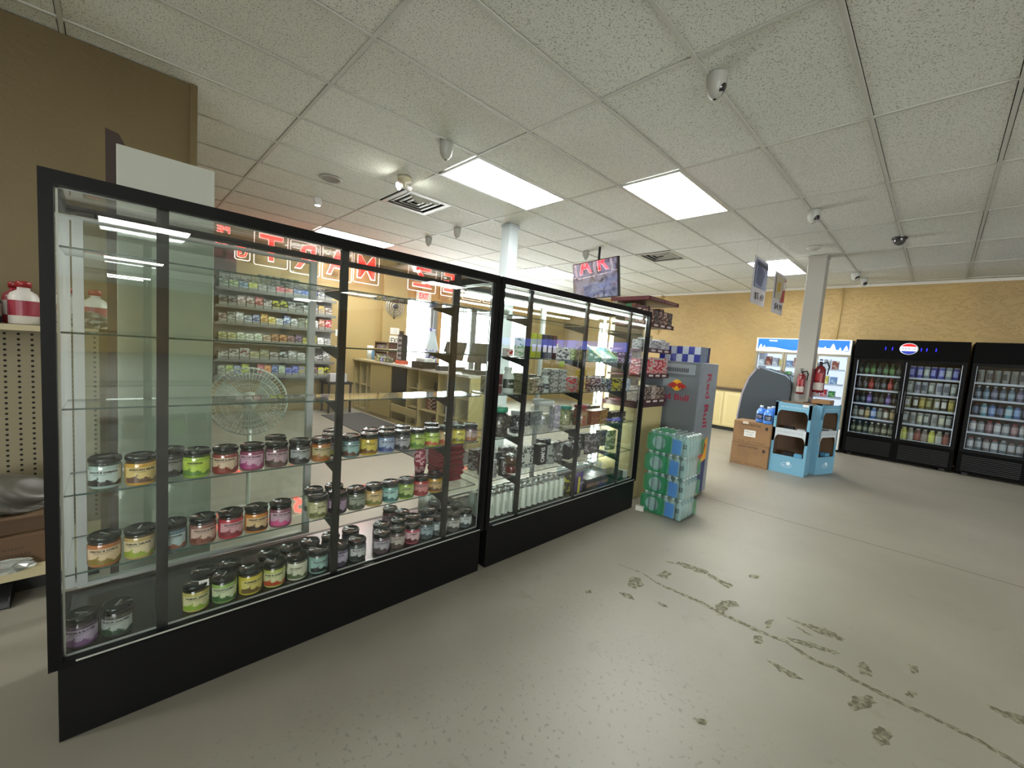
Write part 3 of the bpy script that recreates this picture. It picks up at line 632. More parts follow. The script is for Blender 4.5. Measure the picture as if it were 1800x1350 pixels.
def wide_jar(name, label, cat, x, y, z, r, h, fill, lid, group=None):
    t = thing(name, label, cat, (x, y, z), 0, group)
    bm = NB(); lathe(bm, [(0, .002), (r * .92, .002), (r * .97, h * .06), (r * .97, h * .72), (r * .7, h * .82), (0, h * .82)], 22); obj('contents', bm, fill, t)
    bm = NB(); lathe(bm, [(r * .94, 0), (r, h * .05), (r, h * .76), (r * .8, h * .86)], 24); obj('clear_wall', bm, thin_glass((.96, .97, .97), 'clear_plastic', .05), t)
    bm = NB(); lathe(bm, [(r * .8, h * .84), (r * .9, h * .85), (r * .9, h * .985), (r * .85, h), (0, h)], 24); obj('screw_lid', bm, mat(lid, .35), t)
    return t
def pouch(name, label, cat, x, y, z, w, h, m, rz=0, group=None, text=None, tc='e0e0d8'):
    t = thing(name, label, cat, (x, y, z), rz, group)
    bm = NB(); nx, nz = 6, 8; G = []
    for s in (1, -1):
        g = []
        for i in range(nz + 1):
            v_ = i / nz; row_ = []
            for j in range(nx + 1):
                u_ = j / nx; b_ = (1 - (2 * u_ - 1) ** 2) * math.sin(PI * min(1, (1 - v_) * 1.15 + .0)) if v_ > .13 else (1 - (2 * u_ - 1) ** 2) * .95
                row_.append(bm.verts.new((s * (.0015 + .022 * max(0, b_)), (u_ - .5) * w, v_ * h)))
            g.append(row_)
        for i in range(nz):
            for j in range(nx):
                q = [g[i][j], g[i][j + 1], g[i + 1][j + 1], g[i + 1][j]]; f = bm.faces.new(q if s > 0 else q[::-1]); f.smooth = True
        G.append(g)
    bmesh.ops.remove_doubles(bm, verts=bm.verts[:], dist=.0001)
    for j in range(nx):
        bm.faces.new([G[0][0][j], G[1][0][j], G[1][0][j + 1], G[0][0][j + 1]]) if G[0][0][j].is_valid and G[1][0][j].is_valid and G[0][0][j + 1].is_valid and G[1][0][j + 1].is_valid else None
    obj('bag', bm, m, t)
    if text:
        bm = NB(); write(bm, text, (.0255, 0, h * .45), (0, 1, 0), (0, 0, 1), h * .1, w * .6, 0, .02); obj('lettering', bm, mat(tc), t)
    return t
# ---- right case, second shelf (z 1.31)
s2 = 1.3165
carton('vapor_box', 'tall pale green and white box on the second shelf, right case', 'box', -.93, -.235, s2, .035, .06, .13, pack('cfd8c8', '6a9a70', 60, .5))
carton('vapor_box', 'second slim pale box beside it on the second shelf, right case', 'box', -.93, -.18, s2, .035, .06, .12, pack('d8dcd4', 'a8c0b0', 60, .5))
for k, (y, c, w) in enumerate([(-.11, '8f9a20', 'olive yellow'), (-.055, '8a9030', 'dull olive'), (.005, '20283c', 'navy'), (.06, '15181c', 'black'), (.115, '3c1c18', 'maroon brown')]):
    carton('spirit_bottle_box', '%s tall carton with white tag, %s in row on the second shelf, right case' % (w, ORD[k + 1]), 'box', -.93, y, s2, .042, .05, .17, mat(c, .3), band='c8c4d0', group='tall narrow cartons')
carton('knife_box', 'wide white and grey box at the end of the row of tall cartons', 'box', -.90, .205, s2, .11, .05, .08, pack('b8b8b4', '2a2a2c', 40, .8), text='BLADE', textdir='h', tc='222222')
pouch('snack_bag', 'yellow green snack bag standing behind the wide white box', 'bag', -1.0, .2, s2, .12, .14, pack('c0b850', 'a04030', 30, .5))
bm = NB(); t = thing('soap_dish', 'pale round bowl on the second shelf, right case near its left end', 'bowl', (-.9, -.44, 1.5765))
lathe(bm, [(0, 0), (.03, 0), (.05, .02), (.06, .045), (.056, .045), (.045, .02), (0, .008)], 24); obj('bowl', bm, mat('b8c8c0', .3), t)
carton('small_box', 'tiny white and red box at the left end of the second shelf, right case', 'box', -.84, -.42, s2, .05, .05, .05, pack('e0dcd4', 'b03030', 50, .5))
t = thing('counter_display', 'slanted green and clear display tray on the second shelf, right case', 'display tray', (-.895, .72, s2))
bm = NB(); prism(bm, [(-.07, 0), (.07, 0), (.07, .03), (-.07, .12)], 'y', -.13, .13); obj('tray', bm, pack('5a8a7a', 'c8d8d0', 30, .6), t)
bm = NB(); prism(bm, [(-.07, .125), (.072, .032), (.072, .036), (-.07, .13)], 'y', -.13, -.115); prism(bm, [(-.07, .125), (.072, .032), (.072, .036), (-.07, .13)], 'y', .115, .13); obj('edge_rails', bm, mat('9ab060', .4), t)
carton('green_box', 'dark green box beside the slanted display tray', 'box', -.9, .90, s2, .05, .06, .08, mat('2a4a1c', .4), band='d8e0d0')
pouch('snack_bag', 'brown and green snack pouch left of the slanted display tray', 'bag', -.92, .50, s2, .12, .11, pack('5a5a3a', '9a8a50', 60, .7))
for k in range(4): carton('purple_box', 'purple and white carton, %s at the right end of the second shelf, right case' % ORD[k + 1], 'box', -.9, 1.0 + k * .045, s2, .04, .06, .10, pack('5c3a68', 'b8a8c0', 50, .7), group='purple cartons')
# ---- third shelf (z 1.07)
s3 = 1.0765
pouch('snack_pouch', 'maroon pouch with white writing at the left end of the third shelf, right case', 'pouch', -.84, -.49, s3, .075, .125, mat('6e2c30', .35), text='KRATOM')
bottle('white_bottle', 'big white plastic bottle with green-black label on the third shelf, right case', 'bottle', -.86, -.385, s3, .042, .17, mat('c9d6cc', .35), 'c9d6cc', .5, label_col='3a4436', text='BLANCO')
for k, (y, w, h, c, c2, nm) in enumerate([(-.255, .09, .075, '8a8a68', '707050', 'olive'), (-.255, .085, .055, '6a6a50', '909070', 'grey olive'), (-.16, .06, .05, '7a7058', 'c0b898', 'tan'), (-.16, .055, .045, '988c70', '605848', 'sand'), (-.095, .055, .05, '4a4844', 'a8a49c', 'charcoal'), (-.095, .05, .05, '8a9080', 'd0d4c8', 'pale moss')]):
    carton('small_carton', '%s printed carton in low stacks left on the third shelf, right case' % nm, 'box', -.86 - .01 * (k % 2), y, s3 + (.0755 if k == 1 else .0505 if k == 3 else .0505 if k == 5 else 0), w, .08, h, pack(c, c2, 55, .7))
bottle('white_bottle', 'smaller white bottle with dark band in the middle of the third shelf, right case', 'bottle', -.85, -.03, s3, .032, .115, mat('b8c4be', .35), 'b8c4be', .6, label_col='3a4444', text='XO')
for k in range(6):
    carton('white_carton', 'white and grey carton, %s of the stacked ones on the third shelf, right case' % ORD[k + 1], 'box', -.88, .055 + (k % 2) * .095, s3 + (k // 2) * .0555, .088, .09, .055, pack('a8aca4', '5a5e5a', 48, .6), group='stacked white cartons')
carton('yellow_carton', 'tall yellow and white printed carton on the third shelf, right case', 'box', -.86, .40, s3, .06, .06, .16, pack('b8a020', 'd8d0a0', 40, .7), text='YUMMY', tc='8a2010')
for k, (y, c, c2, nm) in enumerate([(.32, '9a948a', 'c02030', 'white and red'), (.50, '4a2424', 'b09070', 'dark red'), (.565, '6a3030', 'c8c0b0', 'brick'), (.645, 'b8aab0', '5a3a44', 'pink grey'), (.73, '3a4a48', 'b8c8c4', 'teal grey'), (.80, '2a2a3a', '8890a0', 'navy grey')]):
    carton('small_carton', '%s printed carton right of centre on the third shelf, right case' % nm, 'box', -.88, y, s3, .06, .07, .11 - .01 * (k % 3), pack(c, c2, 55, .8))
for k in range(4): carton('label_box', 'small black and white box, %s along the front of the third shelf, right case' % ORD[k + 1], 'box', -.83, .52 + k * .055, s3, .045, .03, .05, pack('3a2c2c', 'c8c0bc', 60, .9), group='small black and white boxes')
for k, (c, c2, nm) in enumerate([('c0b820', '303028', 'yellow and black'), ('b0aca4', '3a3430', 'pale grey'), ('8a9aa8', 'c8d0d4', 'light blue')]):
    carton('end_box', '%s box at the right end of the third shelf, right case' % nm, 'box', -.87, .93 + k * .075, s3, .065, .08, .10, pack(c, c2, 50, .8))
# ---- fourth shelf (z .79)
s4 = .7965
wide_jar('candy_jar', 'clear tub of dark sweets with a bright green lid on the fourth shelf, right case', 'jar', -.86, -.44, s4, .062, .19, pack('1e1c1a', '6a6250', 70, .5), '2f9a72')
wide_jar('candy_jar', 'clear tub of dark sweets with a frosted white lid, right of the green-lidded one', 'jar', -.88, -.245, s4, .055, .15, pack('26282a', '9aa4a0', 60, .4), 'a9b3ae')
wide_jar('clear_bin', 'large upright clear plastic bin on the fourth shelf, right case', 'bin', -.875, .0, s4, .088, .22, film('9aa8a4', .25), 'b8c0bc')
carton('leaflet_holder', 'pale printed leaflet in a clear stand beside the large clear bin', 'leaflet stand', -.9, .17, s4, .10, .03, .17, pack('a8a4b4', 'd8d8dc', 40, .6))
wide_jar('candy_jar', 'clear tub of mixed sweets with a red lid on the fourth shelf, right case', 'jar', -.86, .44, s4, .062, .17, pack('8a7a4a', 'a03c34', 60, .8), '8a2434')
wide_jar('candy_jar', 'clear tub of sweets with a teal lid beside the red-lidded one', 'jar', -.95, .36, s4, .055, .15, pack('7a8a5a', 'c0b890', 60, .7), '2c8a78')
for k in range(2): carton('orange_carton', ['rust orange carton right of the red-lidded sweet tub', 'golden carton with dark figures, last before the right end of the fourth shelf'][k], 'box', -.87, .60 + k * .12, s4, .115, .09, .115, [pack('7a4426', '9a6038', 30, .4), pack('9a7430', '4a3418', 60, .6)][k])
for k in range(3): carton('black_box', 'black box with white figure, %s at the right end of the fourth shelf, right case' % ORD[k + 1], 'box', -.86, .90 + k * .07, s4, .062, .07, .09, pack('201c18', 'b0a890', 42, .4), group='black boxes at the shelf end')
# ---- fifth shelf (z .525)
s5 = .5315
for k, (y, c, tc, nm) in enumerate([(-.53, '121413', 'e8e8e4', 'black with white'), (-.475, '9a9c98', '1a1a1a', 'silver with black'), (-.40, '101010', 'd8d8d4', 'matt black')]):
    t = thing('tall_tin', '%s SUMO lettered tube on the fifth shelf, right case' % nm, 'tube', (-.84, y, s5))
    bm = NB(); lathe(bm, [(0, 0), (.022, 0), (.023, .003), (.023, .105), (.02, .115), (0, .115)], 20); obj('tube', bm, mat(c, .35), t)
    vs, fs = glyphs('SUMO', .03); bm = NB(); w = max(p[0] for p in vs) - min(p[0] for p in vs); V = [bm.verts.new((.0233 * math.cos(p[1] * .022 / .023), .0233 * math.sin(p[1] * .022 / .023), .055 - p[0] * .085 / w)) for p in vs]
    for f in fs: bm.faces.new([V[i] for i in f])
    obj('lettering', bm, mat(tc), t)
bottle('dropper_bottle', 'dark green squat bottle behind the lettered tubes on the fifth shelf, right case', 'bottle', -.93, -.50, s5, .028, .17, mat('2a362c', .25), '1c2220', .5, label_col='4a5a40')
bottle('pill_bottle', 'white bottle with purple-grey label behind the lettered tubes on the fifth shelf', 'bottle', -.93, -.42, s5, .03, .18, mat('c0ccc8', .3), 'c8d4d0', .7, label_col='6a6488')
for k in range(2):
    z_ = s5 + k * .062
    t = thing('squat_jar', ['rust-red squat jar, lower of two stacked on the fifth shelf, right case', 'rust-brown squat jar with a chrome lid, upper of the two stacked'][k], 'jar', (-.86, -.295, z_))
    bm = NB(); lathe(bm, [(0, 0), (.036, 0), (.04, .005), (.04, .045), (.036, .05), (0, .05)], 22); obj('glass', bm, mat(['6a2c24', '5a4434'][k], .2, coat=.6), t)
    bm = NB(); lathe(bm, [(.036, .048), (.041, .05), (.041, .060), (0, .0615)], 22); obj('lid', bm, [mat('3a2a24', .3), mat('9aa09c', .2, .8)][k], t)
t = thing('patterned_box', 'black and white doodle-patterned carton with a plain oval in the middle', 'box', (-.90, -.13, s5))
part('box', pack('2a2e2c', 'c8d4cc', 90, .9), t, (-.03, -.06, .015, .03, .06, .145)); 
bm = NB(); poly(bm, [(.0308, a, b) for a, b in circ(0, .07, .032, 20, .042)]); obj('oval_print', bm, mat('c4ccc0', .4), t)
part('foot', mat('9aa49e'), t, (-.03, -.06, 0, .03, .06, .015))
carton('lettered_box', 'black box printed SUMO in large white letters sideways', 'box', -.90, .035, s5, .085, .06, .15, mat('131615', .35), text='SUMO', tc='e4e8e4')
for k, (y, c, c2, nm) in enumerate([(.125, '8a948e', '3a403c', 'silver grey'), (.222, '4c504e', 'a0a8a4', 'gunmetal')]):
    pouch('foil_pouch', '%s foil pouch right of the large lettered black box' % nm, 'pouch', -.87, y, s5, .09, .14, pack(c, c2, 30, .6, .25))
for k in range(2):
    carton('angled_box', ['black and white banded box leaning at the middle of the fifth shelf', 'second black and white banded box leaning beside it'][k], 'box', -.89, .36 + k * .10, s5, .085, .05, .13, pack('16191a', 'a8b0b0', 16, .55), .25)
pouch('skull_bag', 'large clear bag of dark sweets at the right of the fifth shelf, right case', 'bag', -.90, .70, s5, .22, .17, pack('4c4848', '8a8688', 35, .5, .2))
pouch('green_bag', 'green and clear bag at the far right end of the fifth shelf', 'bag', -.90, .98, s5, .16, .17, pack('6a8050', 'b8c090', 35, .6, .2))
# ---- deck right part
d0 = .2705
pouch('yellow_pouch', 'black and yellow pouch just right of the white cans', 'pouch', -.86, .345, d0, .09, .15, pack('2a2c22', 'b0b030', 20, .8))
pouch('purple_pouch', 'purple pouch with a yellow stripe on the floor of the right case', 'pouch', -.83, .455, d0, .11, .15, mat('4a3a78', .3), text='GUSH')
t = thing('yellow_tag', 'slim yellow strip card between the two pouches on the right case floor', 'card', (-.79, .405, d0)); part('card', mat('b8b828', .4), t, (-.002, -.012, 0, .002, .012, .13))
for k in range(3): carton('brown_box', 'black box with a brown picture panel, %s from left, right case floor' % ORD[k + 1], 'box', -.85, .56 + k * .105, d0, .10, .12, .085, mat('1c1e1e', .4), band='7a5c48', group='black boxes with brown panels')
for k in range(3): carton('black_package', 'glossy black package, %s at the right end of the right case floor' % ORD[k + 1], 'box', -.87, .875 + k * .085, d0, .08, .13, .07, mat('202424', .2), group='glossy black packages')
t = thing('white_pack', 'small pale box at the extreme right end of the right case floor', 'box', (-.84, 1.135, d0)); part('box', mat('a8aca8', .5), t, (-.04, -.02, 0, .04, .02, .06))
for k in range(3):
    t = thing('clear_tray', 'shiny clear tray of goods, %s behind the black boxes on the right case floor' % ORD[k + 1], 'tray', (-1.04, .55 + k * .2, d0), 0, 'clear trays')
    bm = NB(); lathe(bm, [(0, .002), (.06, .002), (.075, .06), (.08, .11), (.07, .13), (0, .14)], 20); obj('tray', bm, thin_glass((.8, .87, .9), 'clear_tray_plastic'), t)
t = thing('price_sticker', 'lime green price card on the edge of the second shelf, right case', 'price card', (-.782, .06, 1.30)); part('card', mat('9ab030', .5), t, (0, -.028, -.035, .001, .028, .006))
t = thing('price_sticker', 'little white price card on the third shelf edge near the big white bottle', 'price card', (-.782, -.30, 1.083)); part('card', mat('d0d0c8', .5), t, (0, -.018, -.006, .001, .018, .014))
# further goods filling the depth of the right case
rr = random.Random(5)
FILL = [(s3, -1.0 + .045, ['5a5a48 a0a08c', '3c3c38 8a8a80', '7a7468 b8b0a0', '4a4440 9a9088', '6c7468 a8b0a0'], 'third', 13, -.52, 1.1, .07, .12), (s4, -1.035, ['4c4038 9a8a70', '5a5c58 a8aca8', '3a3c3a 8c908c', '6a5a40 b0a078'], 'fourth', 9, -.30, 1.1, .08, .13), (s5, -1.035, ['2a2c2c 9aa09c', '1c1e1e 70787a', '4a4c4c b0b4b4', '3a3230 8a7c74'], 'fifth', 12, -.52, 1.1, .09, .15), (s2, -1.0, ['6a7a50 b0b890', '5a4a3a a09080', '8a8a88 d0d0cc'], 'second', 6, .35, 1.1, .07, .11)]
for z, x, cs, nm, n_, ya, yb, h0, h1 in FILL:
    w = (yb - ya) / n_
    for k in range(n_):
        a, b_ = cs[k % len(cs)].split(); h = rr.uniform(h0, h1)
        o = obj('back_carton', (lambda q: (box(q, -.025, -w * .44, 0, .025, w * .44, h), q)[1])(NB()), pack(a, b_, 50, .8), None, (x, ya + w * (k + .5), z))
        tag(o, 'printed carton, %s from left in the rear row, %s shelf, right case' % (ORD[k + 1], nm), 'box', 'rear row cartons of the right case')
# ================================================================ behind the cases: tobacco wall, counter, signs
t = thing('slat_wall', 'grey slatted display board on the wall behind the counter, filled with packets', 'display wall', (WX + .002, -.27, 0))
bm = NB(); y0, y1 = -.87, .92
for k in range(18): box(bm, 0, y0, .56 + k * .09, .02, y1, .56 + k * .09 + .082)
box(bm, 0, y0, .55, .008, y1, 2.19); obj('slat_panel', bm, mat('9a9ca0', .5), t)
ZS = [2.15, 1.985, 1.72, 1.46, 1.17, .89, .64]
for z in ZS:
    s = part('shelf', mat('5c5e62', .5), t, (.02, y0, z - .012, .24, y1, z)); part('price_rail', mat('6e6e6c', .5), s, (.24, y0, z - .03, .246, y1, z + .01))
part('end_rack', mat('2c2826', .5), t, (.0, y0 - .08, .55, .25, y0 - .01, 2.15))
ROWC = {1.985: ['46544c 9aa89c', '5a7a50 c0c8a0', '3a5a7a a8b8c8', '9aa030 d8d890', '6a6a68 b0b0a8', '58585a 9a9a9c', 'a0404c d8a0a8', '9a4c48 c8b0a8', '3c4c78 a8b0d0', '344a90 8898c8', '344a90 8898c8', '5a5c60 c8c8c8', '4a4c50 a8a8a8'],
 1.72: ['2a2c2e 7a7c7c', '2a2c2e 8a8c8c', '8a7a78 d8c8c8', '6a5a58 c8b8b0', '7a2a2c c89a98', 'b0aca8 5a5654', '2a2a1c b0b040', '24241c a8a838', 'a8a8a8 4a4a4c', '7a7c7e 2c2c2e', '6a6c70 c8c8cc', '5a5c60 c0c0c4', '88807a b8a050', '70605c c0b8b0'],
 1.46: ['5a4a46 b0a098', 'a0a4a0 4c504c', '8c9498 dcdcdc', '6c7888 d0d8e0', '3c4a80 a8b0c8', 'a07030 d8c080', 'b09838 e0d8a0', '9aa0a4 e0e0e0', '5a6890 c8d0e0', '7a8084 d8dce0', '848a80 4a504c', '6a6c58 b0b098', '9a9c98 e0e0dc', '8a5a4c d0b0a0', 'a03038 d8b0b0'],
 1.17: ['7a7c50 c0c090', '8a8c58 d0d0a0', '9aa890 e0e8d8', 'a4ac9c e4e8dc', 'a0a898 dce4d4', '8a7468 c8b8a8', '6a4030 b08868', '70482c c89868', '4a3440 9a7880', '3c3048 887098', '8a8440 c8c480', '7a7838 b8b870', 'b8b8b8 e8e8e8', '909090 d0d0d0'],
 .89: ['b0b4b4 5a5a60', 'b4b8b8 5c5a5e', 'b4b8b8 6a3a48', '8a8c70 b8b8a0', '6c7060 a0a490', '5a5c5c b0b4b8', '3a3c3e c0c4c8', '8a8c90 d0d0d4', '9a9ea0 e0e0e0', '888a8c 3a3a3c', 'c0c0c0 404040', '787878 d0d0d0'],
 .64: ['6a7068 b0b8a8', '7c8c5c c0d080', '5a6c9c a8b8d8', 'a0b030 d8e080', '2c2c2c 6c6c6c', 'a03a48 d09098', 'c06a24 e0b080', '2c4480 8898c8', 'a8b8a0 d8e0d0', '2c3ca0 8890d8', '2c3ca0 8890d8', 'b0a030 8080c0', '3a3c40 80828a', '502024 a09090', 'b0b0a8 d8d840', '1c1c18 c0c030']}
RN = {1.985: 'top', 1.72: 'second', 1.46: 'third', 1.17: 'fourth', .89: 'fifth', .64: 'lowest'}
def cname(h):
    r, g, b = [int(h[i:i+2], 16) for i in (0, 2, 4)]; mx, mn = max(r, g, b), min(r, g, b)
    if mx - mn < 22: return 'black' if mx < 60 else 'dark grey' if mx < 110 else 'grey' if mx < 165 else 'pale'
    if r == mx: return 'brown' if mx < 110 else ('yellow' if g > .8 * r else 'orange' if g > .5 * r else 'red')
    if g == mx: return 'olive' if r > .85 * g else 'green'
    return 'blue' if mx > 110 else 'navy'
for z, L in ROWC.items():
    n_ = len(L); rr = random.Random(int(z * 100))
    for k, s in enumerate(L):
        a, b = s.split(); w = 1.68 / n_
        y = -1.10 + w * (k + .5); h = rr.uniform(.13, .19)
        o = obj('tobacco_carton', (lambda q: (box(q, -.05, -w * .46, 0, .05, w * .46, h), box(q, .0505, -w * .46, 0, .056, w * .46, h * .3, 1), q)[2])(NB()), [pack(a, b, 30, .8), mat('84847e', .5)], None, (WX + .185, y, z + .0008))
        tag(o, '%s packet stack, %s from the left on the %s shelf of the tobacco wall' % (cname(a), ORD[k + 1], RN[z]), 'packets', 'tobacco packets on the %s shelf' % RN[z])
for k in range(6):
    t = thing('dark_tub', 'small black tub, %s from the left on top of the tobacco wall board' % ORD[k + 1], 'tub', (WX + .14, -.52 + k * .105, 2.151), 0, 'black tubs')
    bm = NB(); lathe(bm, [(0, 0), (.036, 0), (.046, .11), (0, .11)], 16); obj('tub_body', bm, mat('1c2420', .4), t)
    bm = NB(); lathe(bm, [(.047, .10), (.048, .118), (0, .12)], 16); obj('lid', bm, mat('3a4a40', .4), t)
t = thing('dark_poster', 'dark maroon figure poster on the wall at the left end of the tobacco board', 'poster', (WX + .02, -1.0, 2.17)); part('sheet', pack('3c1c20', '6a3a40', 6, .5), t, (0, -.16, 0, .006, .16, .52))
# neon letter signs hanging in a row, seen from their back
RNEON = mat('ff2c22', .4, emit=2.6, name='red_neon_letter'); WNEON = mat('ffe4da', .4, emit=.9, name='white_neon_tube')
ACR = thin_glass((.97, .96, .95), 'sign_acrylic', .05, 1.3)
def neon(ch, y0, y1, z0, z1, label, x=-6.58, lh=None, tube_frame=True, red=RNEON):
    t = thing('letter_sign', label, 'neon sign', (x, (y0 + y1) / 2, z0)); w, h = (y1 - y0) / 2, z1 - z0
    part('acrylic_sheet', ACR, t, (-.003, -w, 0, .003, w, h))
    if tube_frame:
        bm = NB(); r = .03; P = []
        for (cx_, cz_, a0) in ((w - r, h - r, 0), (-w + r, h - r, 1), (-w + r, r, 2), (w - r, r, 3)):
            for q in range(4): a = (a0 + q / 3) * PI / 2; P.append((.008, cx_ + r * math.cos(a), cz_ + r * math.sin(a)))
        path(bm, P, .0075, 6, 0, True); obj('tube_frame', bm, WNEON, t)
    bm = NB(); write(bm, ch, (.009, 0, h * .56), (0, -1, 0), (0, 0, 1), (lh or h * .76) * 1.08, w * 1.44, 0, .04); write(bm, ch, (-.009, 0, h * .56), (0, -1, 0), (0, 0, 1), (lh or h * .76) * 1.08, w * 1.44, 0, .04); obj('letter_outline', bm, WNEON, t)
    bm = NB(); write(bm, ch, (.012, 0, h * .56), (0, -1, 0), (0, 0, 1), lh or h * .76, w * 1.36, 0, .02); obj('letter', bm, red, t)
    bm = NB(); tube(bm, (0, -w * .7, h), (0, -w * .7, H - z0 - .001), .002, 5); tube(bm, (0, w * .7, h), (0, w * .7, H - z0 - .001), .002, 5); obj('hanging_wires', bm, mat('999999'), t)
neon('T', -.645, -.165, 2.41, 2.93, 'glowing red letter T in a white neon frame, leftmost of the big letter signs')
neon('R', -.125, .345, 2.38, 2.91, 'glowing reversed red letter R in a white neon frame')
neon('A', .39, .905, 2.37, 2.92, 'glowing red letter A in a white neon frame')
neon('M', .94, 1.43, 2.40, 2.93, 'glowing red letter M in a white neon frame')
neon('Z', 2.06, 2.72, 2.43, 2.95, 'glowing reversed red letter Z in a white neon frame above the exit sign')
neon('E', 2.86, 3.28, 2.43, 2.95, 'glowing red letter sign half hidden by the case upright, right of the Z')
neon('VAPE', 3.44, 3.98, 2.43, 2.72, 'small red word sign seen through the right end of the left case', lh=.12)
neon('COFFEE', 4.05, 4.6, 2.43, 2.72, 'small orange word sign at the seam between the two cases', lh=.10, red=mat('ff8a4c', .4, emit=1.2))
neon('GROC', -1.26, -.92, 2.60, 2.75, 'small red neon word over the dark poster', x=-6.64, lh=.09, tube_frame=False)
neon('PE', -1.16, -.93, 2.77, 2.90, 'small red neon letters topmost over the dark poster', lh=.09, tube_frame=False)
neon('G', -.90, -.70, 2.44, 2.66, 'small framed neon G beside the big letter T', lh=.17)
# exit signs and papers
t = thing('exit_sign', 'white box exit sign with red letters above the shop door', 'exit sign', (WX + .06, 2.53, 2.26)); part('housing', mat('d8d4cc', .5), t, (0, -.17, 0, .05, .17, .2))
bm = NB(); write(bm, 'EXIT', (.0515, -.01, .1), (0, 1, 0), (0, 0, 1), .12, .22, 0, .03); obj('lettering', bm, mat('e0202c', .4, emit=1.2), t)
t = thing('exit_notice', 'white paper notice reading EXIT in black on the counter side wall', 'notice', (WX + .101, 1.92, 1.27)); part('paper', mat('e0dcd0', .6), t, (0, -.14, 0, .002, .14, .2))
bm = NB(); write(bm, 'EXIT', (.003, 0, .1), (0, 1, 0), (0, 0, 1), .11, .22, 0, .02); obj('lettering', bm, mat('1a1414', .5), t)
t = thing('paper_notice', 'small white printed notice above the black EXIT paper', 'notice', (WX + .101, 1.89, 1.50)); part('paper', mat('dcd8d0', .6), t, (0, -.1, 0, .002, .1, .13))
bm = NB(); lathe(bm, [(.03, 0), (.034, 0)], 16, None, Matrix.Translation((.003, 0, .065)) @ Matrix.Rotation(PI / 2, 4, 'Y')); obj('printed_ring', bm, mat('4a6aa0'), t)
t = thing('white_notice', 'small white square switch plate right of the tobacco board', 'wall plate', (WX + .001, .80, 1.38)); part('plate', WHITE, t, (0, -.06, 0, .006, .06, .12))
t = thing('wall_fan', 'round chrome-rimmed mirror-like ring fan on the wall left of the exit sign', 'wall fan', (WX + .12, 1.86, 2.06))
bm = NB(); R_ = Matrix.Rotation(PI / 2, 4, 'Y')
for r in (.19, .15, .10, .05): lathe(bm, [(r, -.006), (r + .012, 0), (r, .006)], 24, None, R_)
for q in range(12): tube(bm, (0, .05 * math.cos(q * PI / 6), .05 * math.sin(q * PI / 6)), (0, .19 * math.cos(q * PI / 6), .19 * math.sin(q * PI / 6)), .003, 5)
obj('guard', bm, mat('c8c8c8', .3, .5), t)
bm = NB(); lathe(bm, [(0, -.03), (.05, -.03), (.05, .03), (0, .035)], 16, None, R_); box(bm, -.018, -.02, -.02, -.0, .02, .02); obj('motor', bm, mat('3a3a3c', .4), t)
bm = NB(); tube(bm, (-.018, 0, 0), (-.018, 0, -.25), .012); obj('bracket', bm, mat('3a3a3c', .4), t)

# counter running from the wall, its open back facing the viewer
t = thing('checkout_counter', 'long beige checkout counter with open cubbies, behind the left case', 'counter', (-4.75, 1.12, 0))
BEI = mat('a89868', .5); BEI2 = mat('94845a', .6); x0, x1 = -2.04, 1.6
part('worktop', mat('b8aa84', .4), t, (x0, -.03, .95, -.9, .62, .98)); part('worktop', mat('c4c0b8', .25), t, (-.9, -.03, .95, x1, .62, .98), label='grey-white glossy stretch of worktop')
part('back_panel', BEI2, t, (x0, .6, 0, x1, .62, .95))
part('base', BEI2, t, (x0, .0, 0, x1, .6, .06))
for x in (x0, -1.78, -1.50, -1.32, -.5, -.02, .32, .85, 1.3, 1.58): part('divider', BEI, t, (x, .0, .06, x + .02, .6, .95))
part('cubby_shelf', BEI, t, (x0 + .02, .02, .50, -1.32, .6, .515)); part('cubby_shelf', BEI, t, (-.0, .02, .64, 1.58, .6, .655)); part('cubby_shelf', BEI, t, (-.0, .02, .34, 1.58, .6, .355))
part('door_panel', mat('a3935f', .5), t, (-1.30, -.015, .07, -.52, .0, .94), label='plain beige end panel between the cubbies')
part('safe_door', mat('15151d', .35), t, (-.48, -.01, .42, -.03, .0, .94), label='black safe door'); part('lower_drawer', BEI, t, (-.48, -.02, .2, .3, .0, .32))
def small(name, label, cat, x, y, z, w, d, h, c, c2=None, group=None, rz=0):
    o = thing(name, label, cat, (x, y, z), rz, group); part('body', pack(c, c2, 22, .7) if c2 else mat(c, .45), o, (-w / 2, -d / 2, 0, w / 2, d / 2, h), bevel=.002); return o
small('red_bag', 'dark red bundle in the left cubby of the checkout counter', 'bundle', -6.40, 1.34, .516, .2, .16, .13, '5c1c1e', '8a3a38')
small('tan_bundle', 'tan paper bundle with a green top in the second cubby of the checkout counter', 'bundle', -6.14, 1.34, .516, .12, .2, .16, '8a7650', 'b8a878')
small('green_bundle', 'bright green scrap on top of the tan bundle in the cubby', 'bundle', -6.14, 1.34, .677, .08, .1, .04, '48a070')
for k in range(3): small('paper_stack', 'pale paper stack, %s in the cubby beside the black safe door' % ORD[k + 1], 'paper stack', -4.68 + k * .075, 1.32, .0605, .07, .14, .12, 'b8a888', 'd0c8b0', 'paper stacks')
for k in range(2):
    for q in range(3): small('white_red_box', 'red and white carton, %s column and %s from the bottom, low in the counter cubby' % (['left', 'right'][k], ORD[q + 1]), 'box', -4.30 + k * .17, 1.30, .356 + q * .0605 if k == 0 else .0605 + q * .0605, .14, .12, .06, '7a3428', 'd0c0b0', 'red and white cartons')
small('black_box', 'dark box on the middle shelf of the right counter cubby', 'box', -4.1, 1.34, .656, .22, .15, .13, '24201e', '4a4440')
small('white_box', 'small white box on the shelf right of the safe door', 'box', -4.62, 1.30, .656, .10, .12, .06, 'c0bcb0')
small('navy_box', 'navy printed box low at the right of the counter cubbies', 'box', -3.72, 1.3, .356, .3, .14, .14, '20202c', '5a5a70')
